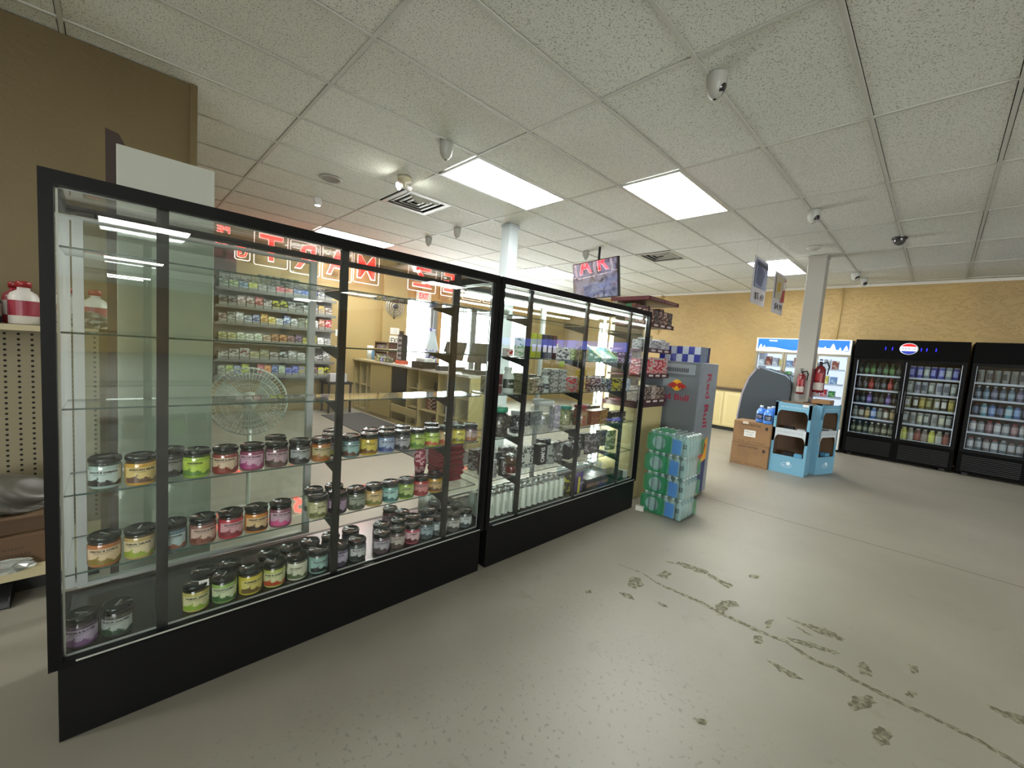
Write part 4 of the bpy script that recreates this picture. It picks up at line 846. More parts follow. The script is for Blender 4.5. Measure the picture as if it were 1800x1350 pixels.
zc = .9805
t = thing('paper_roll', 'white paper towel roll standing at the left end of the counter', 'paper roll', (-6.62, 1.35, zc)); bm = NB(); lathe(bm, [(.02, 0), (.06, 0), (.06, .26), (.02, .26), (.02, 0)], 20); obj('roll', bm, mat('d8dcdc', .8), t)
bottle('blue_canister', 'pale blue canister beside the paper towel roll', 'canister', -6.47, 1.36, zc, .045, .2, mat('5a8ab0', .4), 'c8d4dc', .8)
t = thing('lighter_rack', 'dark wire display rack of small goods on the counter', 'display rack', (-6.05, 1.42, zc))
part('rack_frame', mat('4a2c28', .5), t, (-.28, -.12, .0, -.26, .12, .34), (.26, -.12, 0, .28, .12, .34), (-.28, -.12, .33, .28, .12, .35), (-.28, -.12, .0, .28, .12, .02), (-.28, -.12, .17, .28, .12, .18))
for r_ in range(2):
    for k in range(5): o = part('goods_pack', pack(['3c3c60', '8a8a48', '5a3434', '7870a0', '6a7058'][(k + r_ * 2) % 5], 'b0a8a0', 60, .8), t, (-.24 + k * .1, -.1, .02 + r_ * .16, -.155 + k * .1, .08, .14 + r_ * .17 - .01))
for k in range(5): small('counter_tub', 'small jar of goods, %s along the front edge of the counter by the wire rack' % ORD[k + 1], 'tub', -6.0 + k * .12, 1.20, zc, .08, .08, .09 + .02 * (k % 2), ['b0a088', '708058', '6c6cb0', '6a7054', '585c4c'][k], ['6a5c48', 'c0c8a0', 'c8c8e0', 'b0b49c', '9a9c8c'][k], 'small goods on the counter')
t = thing('snack_stand', 'tall narrow black stand with white lettering on the counter', 'display stand', (-5.36, 1.34, zc)); part('post', mat('16141c', .4), t, (-.075, -.05, .06, .075, .05, .50)); part('foot', mat('b84a34', .4), t, (-.1, -.07, 0, .1, .07, .06)); part('side_panel', mat('c8c4c4', .5), t, (-.10, -.045, .08, -.0755, .045, .48))
part('top_knob', mat('3a2c24', .5), t, (-.08, -.03, .5, -.03, .03, .56))
bm = NB()
for k, s in enumerate(['STAR', 'CREW', 'HAPPY', 'DAD', 'CARDS']): write(bm, s, (0, -.0515, .44 - k * .085), (1, 0, 0), (0, 0, 1), .045, .12, 0, .03)
obj('lettering', bm, mat('c8c4cc'), t)
def pos(x, y, label, s=1, rz=0):
    t = thing('cash_register', label, 'cash register', (x, y, zc), rz); D = mat('181b1d', .5, spec=.25)
    part('base', mat('1c1e20', .4), t, (-.16, -.12, 0, .16, .14, .06)); part('neck', D, t, (-.04, -.0, .06, .04, .06, .2))
    bm = NB(); M = Matrix.Translation((0, 0, .16)) @ Matrix.Rotation(-.35, 4, 'X'); box(bm, -.19, -.015, 0, .19, .015, .29, 0, M); o = obj('screen_housing', bm, D, t, bevel=.005)
    bm = NB(); box(bm, -.17, -.018, .02, .17, -.0155, .27, 0, M); obj('screen', bm, mat('3a3a3a', .2), o)
pos(-4.05, 1.45, 'left till screen on the counter in front of the bright window', 1, .3); pos(-3.42, 1.42, 'right till screen on the counter, larger and in front of the window grid', 1, .1)
t = thing('cash_box', 'black cash drawer on the counter below the left till', 'cash drawer', (-4.42, 1.22, zc)); part('body', mat('141414', .4), t, (-.17, -.14, 0, .17, .14, .1)); part('drawer_front', mat('242424', .3), t, (-.16, -.146, .02, .16, -.14, .09)); part('lock', ALU, t, (.10, -.149, .05, .115, -.146, .065))
small('white_bag', 'heap of white paper and bags lying on top of the black cash drawer', 'paper heap', -4.42, 1.22, zc + .1005, .24, .2, .05, 'c8ccc8', 'e0e0dc')
small('card_reader', 'small dark card reader on the counter right of the cash drawer', 'card reader', -3.98, 1.22, zc, .12, .14, .07, '2a2c2e')
t = thing('crumpled_bag', 'pale crumpled plastic bag in the right cubby of the counter', 'plastic bag', (-3.62, 1.25, .656)); bm = NB(); bmesh.ops.create_icosphere(bm, subdivisions=3, radius=1)
for v in bm.verts: c = v.co.copy(); v.co = Vector((c.x * .13, c.y * .09, max(0, .11 + c.z * .11))) + Vector((c.x, c.y, 0)) * .02 * math.sin(c.x * 13 + c.z * 17)
for f in bm.faces: f.smooth = True
obj('bag', bm, film('b8c8c4', .6), t); bm = NB(); path(bm, [(-.05, 0, .2), (-.04, .0, .25), (.04, .0, .25), (.05, 0, .2)], .004); obj('handle', bm, mat('c0c8c4'), t)
t = thing('rubber_mat', 'dark rubber mat on the floor behind the counter', 'mat', (-5.2, .62, 0)); part('mat', mat('3c3c3c', .8), t, (-1.0, -.3, .0008, 2.6, .42, .012))
small('white_device', 'white boxy device on a stool below the tobacco board, right end', 'device', -6.5, .68, .56, .18, .3, .14, 'c0c0c4'); t = thing('low_stand', 'dark low stand carrying the white device below the tobacco board', 'stand', (-6.5, .68, 0)); part('top', mat('2c2824', .5), t, (-.2, -.22, .52, .2, .22, .5595)); 
for a in (-1, 1):
    for b in (-1, 1): part('leg', mat('2c2824', .5), t, (a * .17 - .015, b * .19 - .015, 0, a * .17 + .015, b * .19 + .015, .52))
t = thing('blue_figure_display', 'blue and white cut-out display standing at the window behind the tills', 'display', (-6.45, 2.62, 0)); part('pedestal', mat('9aa8b0', .5), t, (-.12, -.14, 0, .12, .14, .95)); bm = NB(); lathe(bm, [(0, .95), (.13, .95), (.15, 1.25), (.09, 1.5), (.06, 1.62), (.08, 1.68), (0, 1.7)], 16, [0, 1, 2, 2, 1, 1]); obj('goods', bm, [mat('9aa8b0', .5), pack('3c3c88', 'b0b8c8', 14, .8), mat('a8b8c0', .5)], t)
t = thing('fan', 'white round pedestal fan with wire guard behind the left case', 'fan', (-2.25, -1.555, 0), math.radians(-14))
WP = mat('d4d8d2', .4); hub = Vector((0, 0, .865)); Rm = Matrix.Translation(hub) @ Matrix.Rotation(PI / 2, 4, 'Y')
bm = NB(); path(bm, [Rm @ Vector((.235 * math.cos(a * PI / 24), .235 * math.sin(a * PI / 24), 0)) for a in range(48)], .007, 6, 0, True)
for r, d in ((.20, .035), (.165, .045), (.13, .052), (.05, .055)): path(bm, [Rm @ Vector((r * math.cos(a * PI / 16), r * math.sin(a * PI / 16), d)) for a in range(32)], .0022, 4, 0, True)
for q in range(56):
    a = q * 2 * PI / 56; P = [Rm @ Vector((r * math.cos(a), r * math.sin(a), d)) for r, d in ((.05, .055), (.13, .052), (.2, .035), (.235, 0), (.2, -.04), (.08, -.055))]; path(bm, P, .0014, 4)
obj('wire_guard', bm, WP, t)
bm = NB(); lathe(bm, [(0, -.16), (.05, -.15), (.06, -.06), (.02, -.03), (.03, 0), (.02, .03), (0, .03)], 18, None, Rm); obj('motor_housing', bm, WP, t)
for q in range(3):
    bm = NB(); N = 6
    for i in range(N):
        def bl(r, s): a = q * 2 * PI / 3 + s * .42 + .25 * r * 4; return Rm @ Vector((r * math.cos(a), r * math.sin(a), .018 * s))
        r0, r1 = .03 + .17 * i / N, .03 + .17 * (i + 1) / N
        for s in range(-3, 3): poly(bm, [bl(r0, s / 3), bl(r0, (s + 1) / 3), bl(r1, (s + 1) / 3), bl(r1, s / 3)])
    obj('blade', bm, film('c8d0cc', .7), t)
bm = NB(); tube(bm, (-.1, 0, .02), (-.1, 0, .78), .014, 12); tube(bm, (-.1, 0, .76), (-.06, 0, .865), .016, 10); obj('pole', bm, WP, t)
bm = NB(); lathe(bm, [(0, 0), (.2, 0), (.2, .012), (.06, .035), (.03, .06), (0, .06)], 28, None, Matrix.Translation((-.1, 0, 0))); obj('round_base', bm, WP, t)
# white panel and board behind the left case
t = thing('whiteboard', 'tall glossy white panel standing upright behind the left case, taller than it', 'panel', (-1.5, -2.05, 0)); part('sheet', mat('b9bdb2', .12, spec=.6), t, (-.02, -.175, 0, .02, .175, 2.125), bevel=.003)
t = thing('wooden_board', 'dark brown curved board edge sticking up behind the tall white panel', 'board', (-1.62, -2.245, 0)); bm = NB(); prism(bm, [(-.01, 0), (.06, 0), (.06, 2.12), (.05, 2.17), (.03, 2.21), (-.015, 2.22)], 'x', -.03, .0); obj('board', bm, mat('2e1d12', .5), t)

# gondola shelf at far left
t = thing('gondola_shelf', 'beige pegboard shop shelf at the far left edge behind the left case', 'shelving', (-2.35, -3.0, 0)); PB = mat('857c62', .6, name='pegboard'); yA, yB = -1.2, .70
bm = NB(); box(bm, .0, yA, .16, .03, yB, 1.28); 
pb = obj('pegboard', bm, PB, t)
bm = NB()
for i in range(40):
    for k in range(38):
        y = yA + .03 + i * .0475; z = .2 + k * .0285
        if y < yB: poly(bm, [(.0308, y + a, z + b) for a, b in circ(0, 0, .0068, 6)])
pp = obj('peg_holes', bm, mat('14120c', .9), t)
SHM = mat('b0a582', .5)
part('top_shelf', SHM, t, (.0, yA, 1.283, .42, yB, 1.31)); part('base_shelf', SHM, t, (.0, yA, .12, .56, yB, .16)); part('kick_plate', mat('12120f', .5), t, (.0, yA, 0, .42, yB, .12))
for y in (yA, yB - .03): part('upright_post', mat('6c6450', .5), t, (-.03, y, 0, .0, y + .03, 1.45))
CL = [('white', 'c8c4bc', '8a1c1c', .052), ('white', 'c4c0b8', '8a2020', .052), ('navy', '1c2444', '5a1418', .06), ('crimson', '8a2430', '7a1418', .045), ('pink and white', 'b89098', 'b0a8a8', .055)]
for k, (y, ci, x_) in enumerate([(-2.31, 0, .14), (-2.42, 1, .14), (-2.555, 0, .28), (-2.60, 3, .12), (-2.685, 2, .28), (-2.73, 4, .12), (-2.82, 0, .25), (-2.93, 2, .25), (-3.05, 1, .25)]):
    n_, bc, cc, r = CL[ci]
    bottle('cleaner_bottle', '%s red-capped cleaner bottle, %s from right on pegboard shelf top' % (n_, ORD[k + 1]), 'bottle', -2.35 + x_, y, 1.3105, r, .21 if ci != 2 else .17, mat(bc, .35), cc, .42, label_col='8a2838' if ci in (0, 4) else 'b8b4ac', text=None)
t = thing('clear_bag', 'crumpled clear bag of small goods on the pegboard shelf top, behind the case end', 'bag', (-2.02, -2.33, 1.3105)); bm = NB(); bmesh.ops.create_icosphere(bm, subdivisions=3, radius=1)
for v in bm.verts: c = v.co.copy(); v.co = Vector((c.x * .06, c.y * .07, max(0, .04 + c.z * .05))) + Vector((c.x, c.y, 0)) * .012 * math.sin(c.x * 9 + c.z * 14 + c.y * 11)
obj('bag', bm, pack('4a4c48', '8a8c84', 40, .8), t)
for k, (y, w, h, z, lx, cl) in enumerate([(-2.68, .46, .15, .1605, .33, '5c452e'), (-2.66, .44, .08, .3115, .30, '523e2a')]):
    t = thing('cardboard_box', ['torn brown cardboard box with printed lines on the bottom shelf at the far left', 'flattened brown cardboard lying on the torn box at the far left'][k], 'box', (-2.35 + lx, y, z), .05 * k)
    part('box', mat(cl, .8), t, (-.17, -w / 2, 0, .17, w / 2, h), bevel=.004)
    if k == 0:
        bm = NB(); write(bm, 'UNDER PATENT', (.171, .05, h * .6), (0, 1, 0), (0, 0, 1), .012, .16); write(bm, 'HANDLE WITH CARE', (.171, .05, h * .4), (0, 1, 0), (0, 0, 1), .012, .2); obj('printing', bm, mat('2c2014'), t)
    else: part('loose_flap', mat('5c4630', .8), t, (-.15, -w / 2 - .05, h, .20, w / 2 - .06, h + .006))
t = thing('shrink_bag', 'dull grey plastic bag heaped on the cardboard at the far left', 'plastic bag', (-2.02, -2.66, .402)); bm = NB(); bmesh.ops.create_icosphere(bm, subdivisions=4, radius=1)
for v in bm.verts: c = v.co.copy(); v.co = Vector((c.x * .13, c.y * .19, max(0, .05 + c.z * .12))) + Vector((c.x, c.y, 0)) * .03 * math.sin(c.x * 7 + c.z * 9 + c.y * 12)
for f in bm.faces: f.smooth = True
obj('bag', bm, film('57544b', .85, .45), t)
t = thing('shrink_bag', 'small clear crinkled wrap on the bottom shelf at the far left edge', 'plastic wrap', (-1.815, -2.60, .1605)); bm = NB(); bmesh.ops.create_icosphere(bm, subdivisions=3, radius=1)
for v in bm.verts: c = v.co.copy(); v.co = Vector((c.x * .02, c.y * .08, max(0, .02 + c.z * .04))) + Vector((c.x, c.y, 0)) * .02 * math.sin(c.x * 17 + c.y * 22)
obj('wrap', bm, film('b0b4ac', .5, .1), t)
t = thing('caster_foot', 'black shoe-like foot on the floor at the extreme left under the shelf', 'foot', (-1.84, -2.62, 0)); bm = NB(); prism(bm, [(-.05, 0), (.07, 0), (.06, .03), (.0, .07), (-.05, .10)], 'y', -.03, .03); obj('foot', bm, mat('101010', .5), t, bevel=.006)
# ================================================================ right side of the shop
# television on a ceiling pole
t = thing('television', 'flat television showing camera pictures, hanging from the ceiling above the right case', 'television', (-2.63, 2.92, 2.485), -.2)
M = Matrix.Rotation(.16, 4, 'X')
bm = NB(); box(bm, -.475, -.0, -.277, .475, .045, .277, 0, M); obj('housing', bm, mat('101012', .3), t, bevel=.004)
scr = bpy.data.materials.new('camera_picture'); scr.use_nodes = True; n, l = nodes(scr); b = n['Principled BSDF']
tc = n.new('ShaderNodeTexCoord'); v = n.new('ShaderNodeTexVoronoi'); v.inputs['Scale'].default_value = 9; v2 = n.new('ShaderNodeTexNoise'); v2.inputs['Scale'].default_value = 4.5; v2.inputs['Detail'].default_value = 9
v2.inputs['Distortion'].default_value = 2; r = n.new('ShaderNodeValToRGB'); r.color_ramp.elements[0].position = .36; r.color_ramp.elements[1].position = .54; r.color_ramp.elements[0].color = col('262a3c'); r.color_ramp.elements[1].color = col('7c809c')
l.new(tc.outputs['Object'], v2.inputs['Vector']); l.new(v2.outputs['Fac'], r.inputs[0]); l.new(r.outputs[0], b.inputs['Emission Color']); b.inputs['Emission Strength'].default_value = .5; b.inputs['Base Color'].default_value = (.02, .02, .03, 1); b.inputs['Roughness'].default_value = .03; b.inputs['Coat Weight'].default_value = 1; b.inputs['Coat IOR'].default_value = 2; b.inputs['Coat Roughness'].default_value = .02
bm = NB(); box(bm, -.462, -.003, -.264, .462, -.0005, .264, 0, M); obj('screen', bm, scr, t)
bm = NB(); tube(bm, (0, .06, 0), (0, .06, H - 2.485 - .001), .018, 12); box(bm, -.08, .045, -.08, .08, .065, .08); obj('ceiling_mount', bm, mat('1a1a1a', .4), t)
# hanging posters
def poster(x, y0, y1, z0, z1, label, kind):
    t = thing('price_poster', label, 'poster', (x, (y0 + y1) / 2, z0)); w, h = (y1 - y0) / 2, z1 - z0
    bm = NB(); N = 8
    for i in range(N):
        for s in (0, 1):
            def P(k, z): yy = -w + 2 * w * k / N; return (.012 * math.sin(PI * k / N) + (.0016 if s else 0), yy, z)
            q = [P(i, 0), P(i + 1, 0), P(i + 1, h), P(i, h)]; poly(bm, q if s else q[::-1])
    obj('sheet', bm, mat('c6c4c8', .5), t)
    X = .0165
    bm = NB(); poly(bm, [(X, -w * .85, h * .36), (X, w * .85, h * .36), (X, w * .85, h * .94), (X, -w * .85, h * .94)], 0)
    if kind:
        poly(bm, [(X + .0008, w * .1, h * .3), (X + .0008, w * .7, h * .9), (X + .0008, w * .85, h * .94), (X + .0008, w * .85, h * .34)], 1); poly(bm, [(X + .0009, -w * .6, h * .5), (X + .0009, 0, h * .58), (X + .0009, 0, h * .8), (X + .0009, -w * .6, h * .74)], 2)
        poly(bm, [(X + .0009, w * .5, h * .62), (X + .0009, w * .8, h * .66), (X + .0009, w * .8, h * .86), (X + .0009, w * .5, h * .82)], 3)
        ms = [mat('b0a890', .5), mat('9c2c2c', .5), mat('b09030', .5), mat('d8d0cc', .5)]
    else:
        poly(bm, [(X + .0008, -w * .7, h * .44), (X + .0008, w * .1, h * .40), (X + .0008, w * .5, h * .7), (X + .0008, -w * .6, h * .9)], 1); poly(bm, [(X + .0009, -w * .75, h * .82), (X + .0009, w * .78, h * .82), (X + .0009, w * .78, h * .90), (X + .0009, -w * .75, h * .90)], 2)
        ms = [mat('8088a4', .5), mat('4c5674', .5), mat('2c3040', .5)]
    obj('printed_picture', bm, ms, t)
    bm = NB(); write(bm, '$4.99' if kind else '$5.49', (X, 0, h * .17), (0, 1, 0), (0, 0, 1), h * .17, w * 1.3, 0, .01); obj('price_lettering', bm, mat('30303a', .5), t)
    bm = NB()
    for s in (-1, 1): tube(bm, (.005, s * w * .85, h), (.005, s * w * .85, H - z0 - .001), .0012, 5)
    obj('threads', bm, mat('c8c8c8'), t)
poster(-.60, 3.30, 3.86, 2.14, 2.70, 'blue and white price poster hanging from two threads, left of the pair', 0)
poster(-.50, 3.81, 4.33, 2.08, 2.60, 'red and gold price poster hanging from two threads, right of the pair', 1)

# ---- coolers
BK = mat('020202', .6, name='black_cooler_steel', spec=.08); WHL = mat('f0f6ff', .4, emit=.22, name='cooler_light')
def cooler(x0, x1, label, bodym, ndoor=2, z_h=1.66, ztop=1.95, zlow=.34, lit=True, logo=None, glassz=(.36, 1.62), inner='0e1012', shelves=(), blue=False):
    y0, y1 = 6.72, 7.40
    t = thing('glass_door_cooler', label, 'cooler', ((x0 + x1) / 2, y0, 0)); W = (x1 - x0) / 2
    bm = NB(); th = .035
    for b in ((-W, .06, .04, -W + th, .68, ztop), (W - th, .06, .04, W, .68, ztop), (-W + th, .06, .04, W - th, .68, zlow), (-W + th, .06, z_h, W - th, .68, ztop), (-W + th, .65, zlow, W - th, .68, z_h)): box(bm, *b)
    obj('cabinet', bm, bodym, t)
    IM = mat(inner, .5)
    part('inner_lining', IM, t, (-W + th, .64, zlow, W - th, .649, z_h), (-W + th, .08, zlow, -W + th + .004, .64, z_h), (W - th - .004, .08, zlow, W - th, .64, z_h))
    part('header', bodym if not blue else mat('7078e8', .4, emit=1.1), t, (-W, .0, z_h, W, .06, ztop))
    g = NB(); box(g, -W, .01, .05, W, .06, zlow, 0)
    for k in range(9):
        for s in (-1, 1): box(g, s * W * .5 - W * .43, .0, .08 + k * .026, s * W * .5 + W * .43, .011, .08 + k * .026 + .012, 1)
    obj('lower_grille', g, [bodym, mat('050505' if bodym is BK else '9a9c9c', .5)], t)
    for s in (-1, 1): part('foot', mat('1c1c1c'), t, (s * W * .85 - .03, .1, 0, s * W * .85 + .03, .16, .04))
    dw = 2 * W / ndoor
    for k in range(ndoor):
        a, b = -W + k * dw + .004, -W + (k + 1) * dw - .004; fw = .045 if bodym is BK else .03
        bm = NB(); za, zb = zlow + .005, z_h - .005
        for q in ((a, 0.012, za, a + fw, .055, zb), (b - fw, .012, za, b, .055, zb), (a + fw, .012, za, b - fw, .055, za + fw), (a + fw, .012, zb - fw, b - fw, .055, zb)): box(bm, *q)
        d = obj('door', bm, mat('040404', .4, spec=.15) if bodym is BK else mat('8f8670', .4, .3), t)
        bm = NB(); box(bm, a + fw, .03, za + fw, b - fw, .036, zb - fw); obj('door_glass', bm, COOLGLASS, d)
        bm = NB(); hx = b - fw * .6 if k < ndoor / 2 else a + fw * .6; box(bm, hx - .008, -.012, .8, hx + .008, .012, 1.15); obj('handle', bm, mat('2a2c2e', .3), d)
    for z in shelves:
        bm = NB(); box(bm, -W + th + .005, .075, z - .012, W - th - .005, .62, z, 0); box(bm, -W + th + .005, .07, z - .022, W - th - .005, .075, z + .006, 1)
        obj('wire_shelf', bm, [mat('7a8084', .4, .5), mat('b8c0c8', .4)], t)
    bm = NB()
    for k in range(ndoor + 1):
        xx = -W + th + .012 if k == 0 else W - th - .012 if k == ndoor else -W + k * dw
        if lit: box(bm, xx - .007, .065, zlow + .05, xx + .007, .08, z_h - .05)
    if lit: obj('light_tube', bm, WHL, t)
    return t, W
PS = (.392, .65, .895, 1.135, 1.375)
P1, W1 = cooler(.055, 1.355, 'black two-door drink cooler with a round red, white and blue logo', BK, shelves=PS)
P2, W2 = cooler(1.395, 2.695, 'black drink cooler cut off by the right edge of the picture', BK, shelves=PS)
for k, xx in enumerate((2.75, 4.3, 5.85)): cooler(xx, xx + 1.5, 'black cooler with glowing blue header, %s one right of the cut-off cooler' % ORD[k + 1], BK, shelves=(), blue=True, z_h=1.50, ztop=1.73)
# round logo on the header
bm = NB()
def half(z0, z1, mi, zoff):
    P = []; n_ = 18; rx, rz = .105, .088
    a0, a1 = math.asin(max(-1, z0)), math.asin(min(1, z1))
    for i in range(n_ + 1): a = a0 + (a1 - a0) * i / n_; P.append((rx * math.cos(a), -zoff, rz * math.sin(a)))
    for i in range(n_ + 1): a = a1 + (a0 - a1) * i / n_; P.append((-rx * math.cos(a), -zoff, rz * math.sin(a)))
    poly(bm, P, mi)
half(-1, 1, 0, .006)
def band(f0, f1, mi):
    rx, rz = .096, .08; top = [(rx * math.cos(PI * i / 20), rz * math.sin(PI * i / 20)) for i in range(21)]
    P = [p for p in top if p[1] * f1 >= 0] if f1 > 0 else [(p[0], -p[1]) for p in top]
    P = [p for p in P if abs(p[1]) >= f0]
    poly(bm, [(p[0], -.0075, p[1]) for p in P], mi)
band(.03, 1, 1); band(.03, -1, 2)
poly(bm, [(-.09, -.0076, -.028), (.09, -.0076, -.028), (.09, -.0076, .028), (-.09, -.0076, .028)], 0)
write(bm, 'PEPSI', (0, -.009, 0), (1, 0, 0), (0, 0, 1), .032, .15, 3, .03)
lg = obj('round_logo', bm, [mat('f4f6fa', .4, emit=.7), mat('c0141e', .4, emit=.5), mat('1c2c90', .4, emit=.5), mat('2c2c60', .4)], P1, (0, 0, 1.82))
bm = NB(); lathe(bm, [(0, 0), (.107, 0), (.107, .01), (0, .01)], 28, None, Matrix.Rotation(PI / 2, 4, 'X') @ Matrix.Scale(.85, 4, (0, 1, 0))); obj('logo_plate', bm, mat('e8ecf2', .4), P1, (0, .003, 1.82))
bm = NB()
for x in (-.27, -.19, -.1, .14, .2, .3): box(bm, x - .006, -.002, 1.79, x + .006, .0, 1.84)
obj('blue_reflection_spots', bm, mat('1c18c8', .4, emit=1.2), P1)  # glowing spots imitate blue LED reflections on the header, not lamps of its own
# bottles and cans inside
_bm = {}
def bott(kind, c, cc, lc):
    k = (kind, c, cc, lc)
    if k in _bm: return _bm[k]
    bm = NB()
    if kind == 'b': lathe(bm, [(0, 0), (.03, 0), (.033, .01), (.033, .05), (.034, .11), (.03, .13), (.014, .165), (.013, .178), (.0155, .18), (.0155, .198), (0, .2)], 14, [0, 0, 0, 1, 0, 0, 0, 2, 2, 2])
    elif kind == 't': lathe(bm, [(0, 0), (.032, 0), (.0355, .006), (.0355, .045), (.0355, .13), (.031, .155), (.02, .165), (.02, .185), (0, .187)], 14, [0, 0, 0, 1, 0, 0, 2, 2])
    elif kind == 'c': lathe(bm, [(0, 0), (.030, 0), (.036, .01), (.036, .172), (.030, .187), (0, .188)], 14, [2, 2, 0, 2, 2]); arcpatch(bm, .0363, -PI * .75, -PI * .25, .05, .14, 6, 1)
    elif kind == 'j': lathe(bm, [(0, 0), (.035, 0), (.038, .008), (.038, .12), (.03, .16), (.022, .175), (.022, .195), (0, .196)], 14, [0, 0, 1, 0, 0, 2, 2])
    _bm[k] = mesh('drink', bm, [mat(c, .25), mat(lc, .4), mat(cc, .4)]); return _bm[k]
def fill(x0, x1, n, zs, rows, where, y=6.86, cat='bottle'):
    for z, (nm, items) in zip(zs, rows):
        for k in range(n):
            kd, c, cc, lc = items[k % len(items)]
            x = x0 + (x1 - x0) * (k + .5) / n
            o = link('drink_bottle' if kd != 'c' else 'drink_can', bott(kd, c, cc, lc), None, (x, y, z + .0005), (0, 0, (k * 37 % 10) * .1 - .5))
            tag(o, '%s %s, %s from left, %s shelf, %s' % (nm if isinstance(nm, str) else nm[k % len(nm)], 'can' if kd == 'c' else 'bottle', ORD[k + 1], {0: 'bottom', 1: 'fourth', 2: 'middle', 3: 'second', 4: 'top'}[PS.index(z)], where), 'can' if kd == 'c' else 'bottle', 'drinks on one shelf ' + where)
G = '24302a'
fill(.115, .665, 7, PS, [('dark bottled drink', [('b', '383c2a', 'c0c0b0', '70745c'), ('b', '4c5038', 'b0b8b0', '8c9070')]), ('clear fruit drink', [('t', '5a5c54', 'c8c0b0', '7a7c70'), ('t', '5a4434', '5c1c1c', 'a8a898'), ('t', '6a5c34', 'b0b0a0', 'a89060'), ('t', '2c5a90', 'c8c8c8', '9aa8c0')]), ('dark cola-like', [('b', '101214', '181818', '2c3034'), ('b', '14181c', '181818', '3c4448'), ('b', '4a3868', 'b8b0c0', '7a68a0')]), ('red or grey labelled', [('b', '2a2c2e', '606468', '3c4044'), ('b', '2a2c2e', '606468', '4c5054'), ('b', '7a1c1c', '8a2424', 'a03030')]), ('green tinted', [('b', '26302a', '2c2c2c', '3c443c'), ('b', '28402a', '203020', '3c6a3c'), ('b', '30502a', '2c4020', '4c7a3c')])], 'left door of logo cooler')
fill(.745, 1.295, 7, PS, [('squat amber', [('j', 'a8a83c', 'c8c890', 'c0c060'), ('j', '7a7a60', 'b0b0a0', 'a8a89c'), ('j', '6a3c34', 'a09c98', '8c4a3c'), ('j', '5c5048', 'a8a49c', '887c70')]), ('grey tall', [('c', '5a5c58', 'a8aca8', 'a0a49c'), ('c', '9a9c94', 'b0b4b0', '6c6e68'), ('c', '8a8c7c', 'a8aca8', 'b8b89c')]), ('gold and black', [('c', '6c6c54', 'a8aca8', 'b8b8b0'), ('c', '30322c', 'a0a4a0', 'b8b8b0'), ('c', '847c3c', 'b0ac88', 'a89c50'), ('c', '5c5c38', 'a8a890', '8c8c60')]), ('silver', [('c', '788078', 'b0b4b4', 'a0a8a0'), ('c', 'a0a4ac', 'b4b8bc', '5c6070'), ('c', '8c9498', 'b0b4b8', '444c54')]), ('blue and silver', [('c', '343c88', 'a0a4b0', '8088c0'), ('c', '4c58a8', 'a0a4b0', '9098c0'), ('c', '78888c', 'a8b0b0', 'b0b8b0')])], 'right door of logo cooler')
fill(1.46, 2.01, 7, PS, [('white labelled water', [('t', '707478', '8a2828', 'b8b8b8'), ('t', '5c6468', 'a0a0a0', '9ca0a0'), ('t', '6c6464', '5c1c20', 'a8a4a4')]), ('red capped', [('t', '888c90', '7a1c20', 'b8b8b8'), ('t', '707478', '3c1c20', 'a0a0a0'), ('t', '6c5458', '8c1c24', '8c6c70')]), ('pale blue sports', [('t', '343848', '5c2428', '50607c'), ('t', '5a90a0', '8a9498', 'a0b8c0'), ('t', '506c98', '404858', '7c98c0')]), ('blue grey', [('b', '485868', 'c0c4c8', '70808c'), ('b', '587080', 'c0c4c8', '8098a4'), ('b', '545870', 'a0a4b0', '7c8098')]), ('grey canned', [('c', '787c78', 'a0a4a0', '50544c'), ('c', '8c8c88', 'a8a8a4', '3c3c3c')])], 'cut-off right cooler')
# ---- snow-scene cooler
WC = mat('c9cbc6', .4, name='white_cooler')
SS = (.44, .70, .93, 1.16, 1.42)
V, WV = cooler(-1.435, .005, 'white glass-door fridge with a blue snow-scene header, behind the square pillar', WC, ndoor=3, z_h=1.68, ztop=1.935, zlow=.40, inner='dfe4ea', shelves=SS)
part('back_light', mat('e4ecff', .4, emit=.6), V, (-WV + .05, .63, .42, WV - .05, .638, 1.66))
hdr = bpy.data.materials.new('lit_blue_header'); hdr.use_nodes = True; n, l = nodes(hdr); b = n['Principled BSDF']
hd = NB(); N = 24; X0, X1, Z0, Z1 = -WV + .03, WV - .03, 1.70, 1.92
poly(hd, [(X0, -.002, Z0), (X1, -.002, Z0), (X1, -.002, Z1), (X0, -.002, Z1)], 0)
hill = [(X0 + (X1 - X0) * i / N, Z0 + .03 + .03 * math.sin(i * .45) + .035 * i / N) for i in range(N + 1)]
for a, b_ in zip(hill, hill[1:]): poly(hd, [(a[0], -.003, Z0), (b_[0], -.003, Z0), (b_[0], -.003, b_[1]), (a[0], -.003, a[1])], 1)
for tx, th_ in ((X0 + .05, .07), (X0 + .11, .05), (WV - .36, .06), (WV - .25, .11), (WV - .15, .05), (WV - .07, .085), (WV - .45, .05)):
    zb = Z0 + .05
    for q in range(3): w_ = th_ * (.5 - q * .12); zz = zb + q * th_ * .28; poly(hd, [(tx - w_, -.0035 - q * .0001, zz), (tx + w_, -.0035 - q * .0001, zz), (tx, -.0035 - q * .0001, zz + th_ * .5)], 1)
write(hd, 'VEVOR', (X0 + .25, -.004, Z1 - .035), (1, 0, 0), (0, 0, 1), .03, .14, 1, .03)
obj('snow_scene_panel', hd, [mat('1458c8', .4, emit=.5, name='lit_blue'), mat('e8eef8', .4, emit=.35, name='lit_snow')], V)
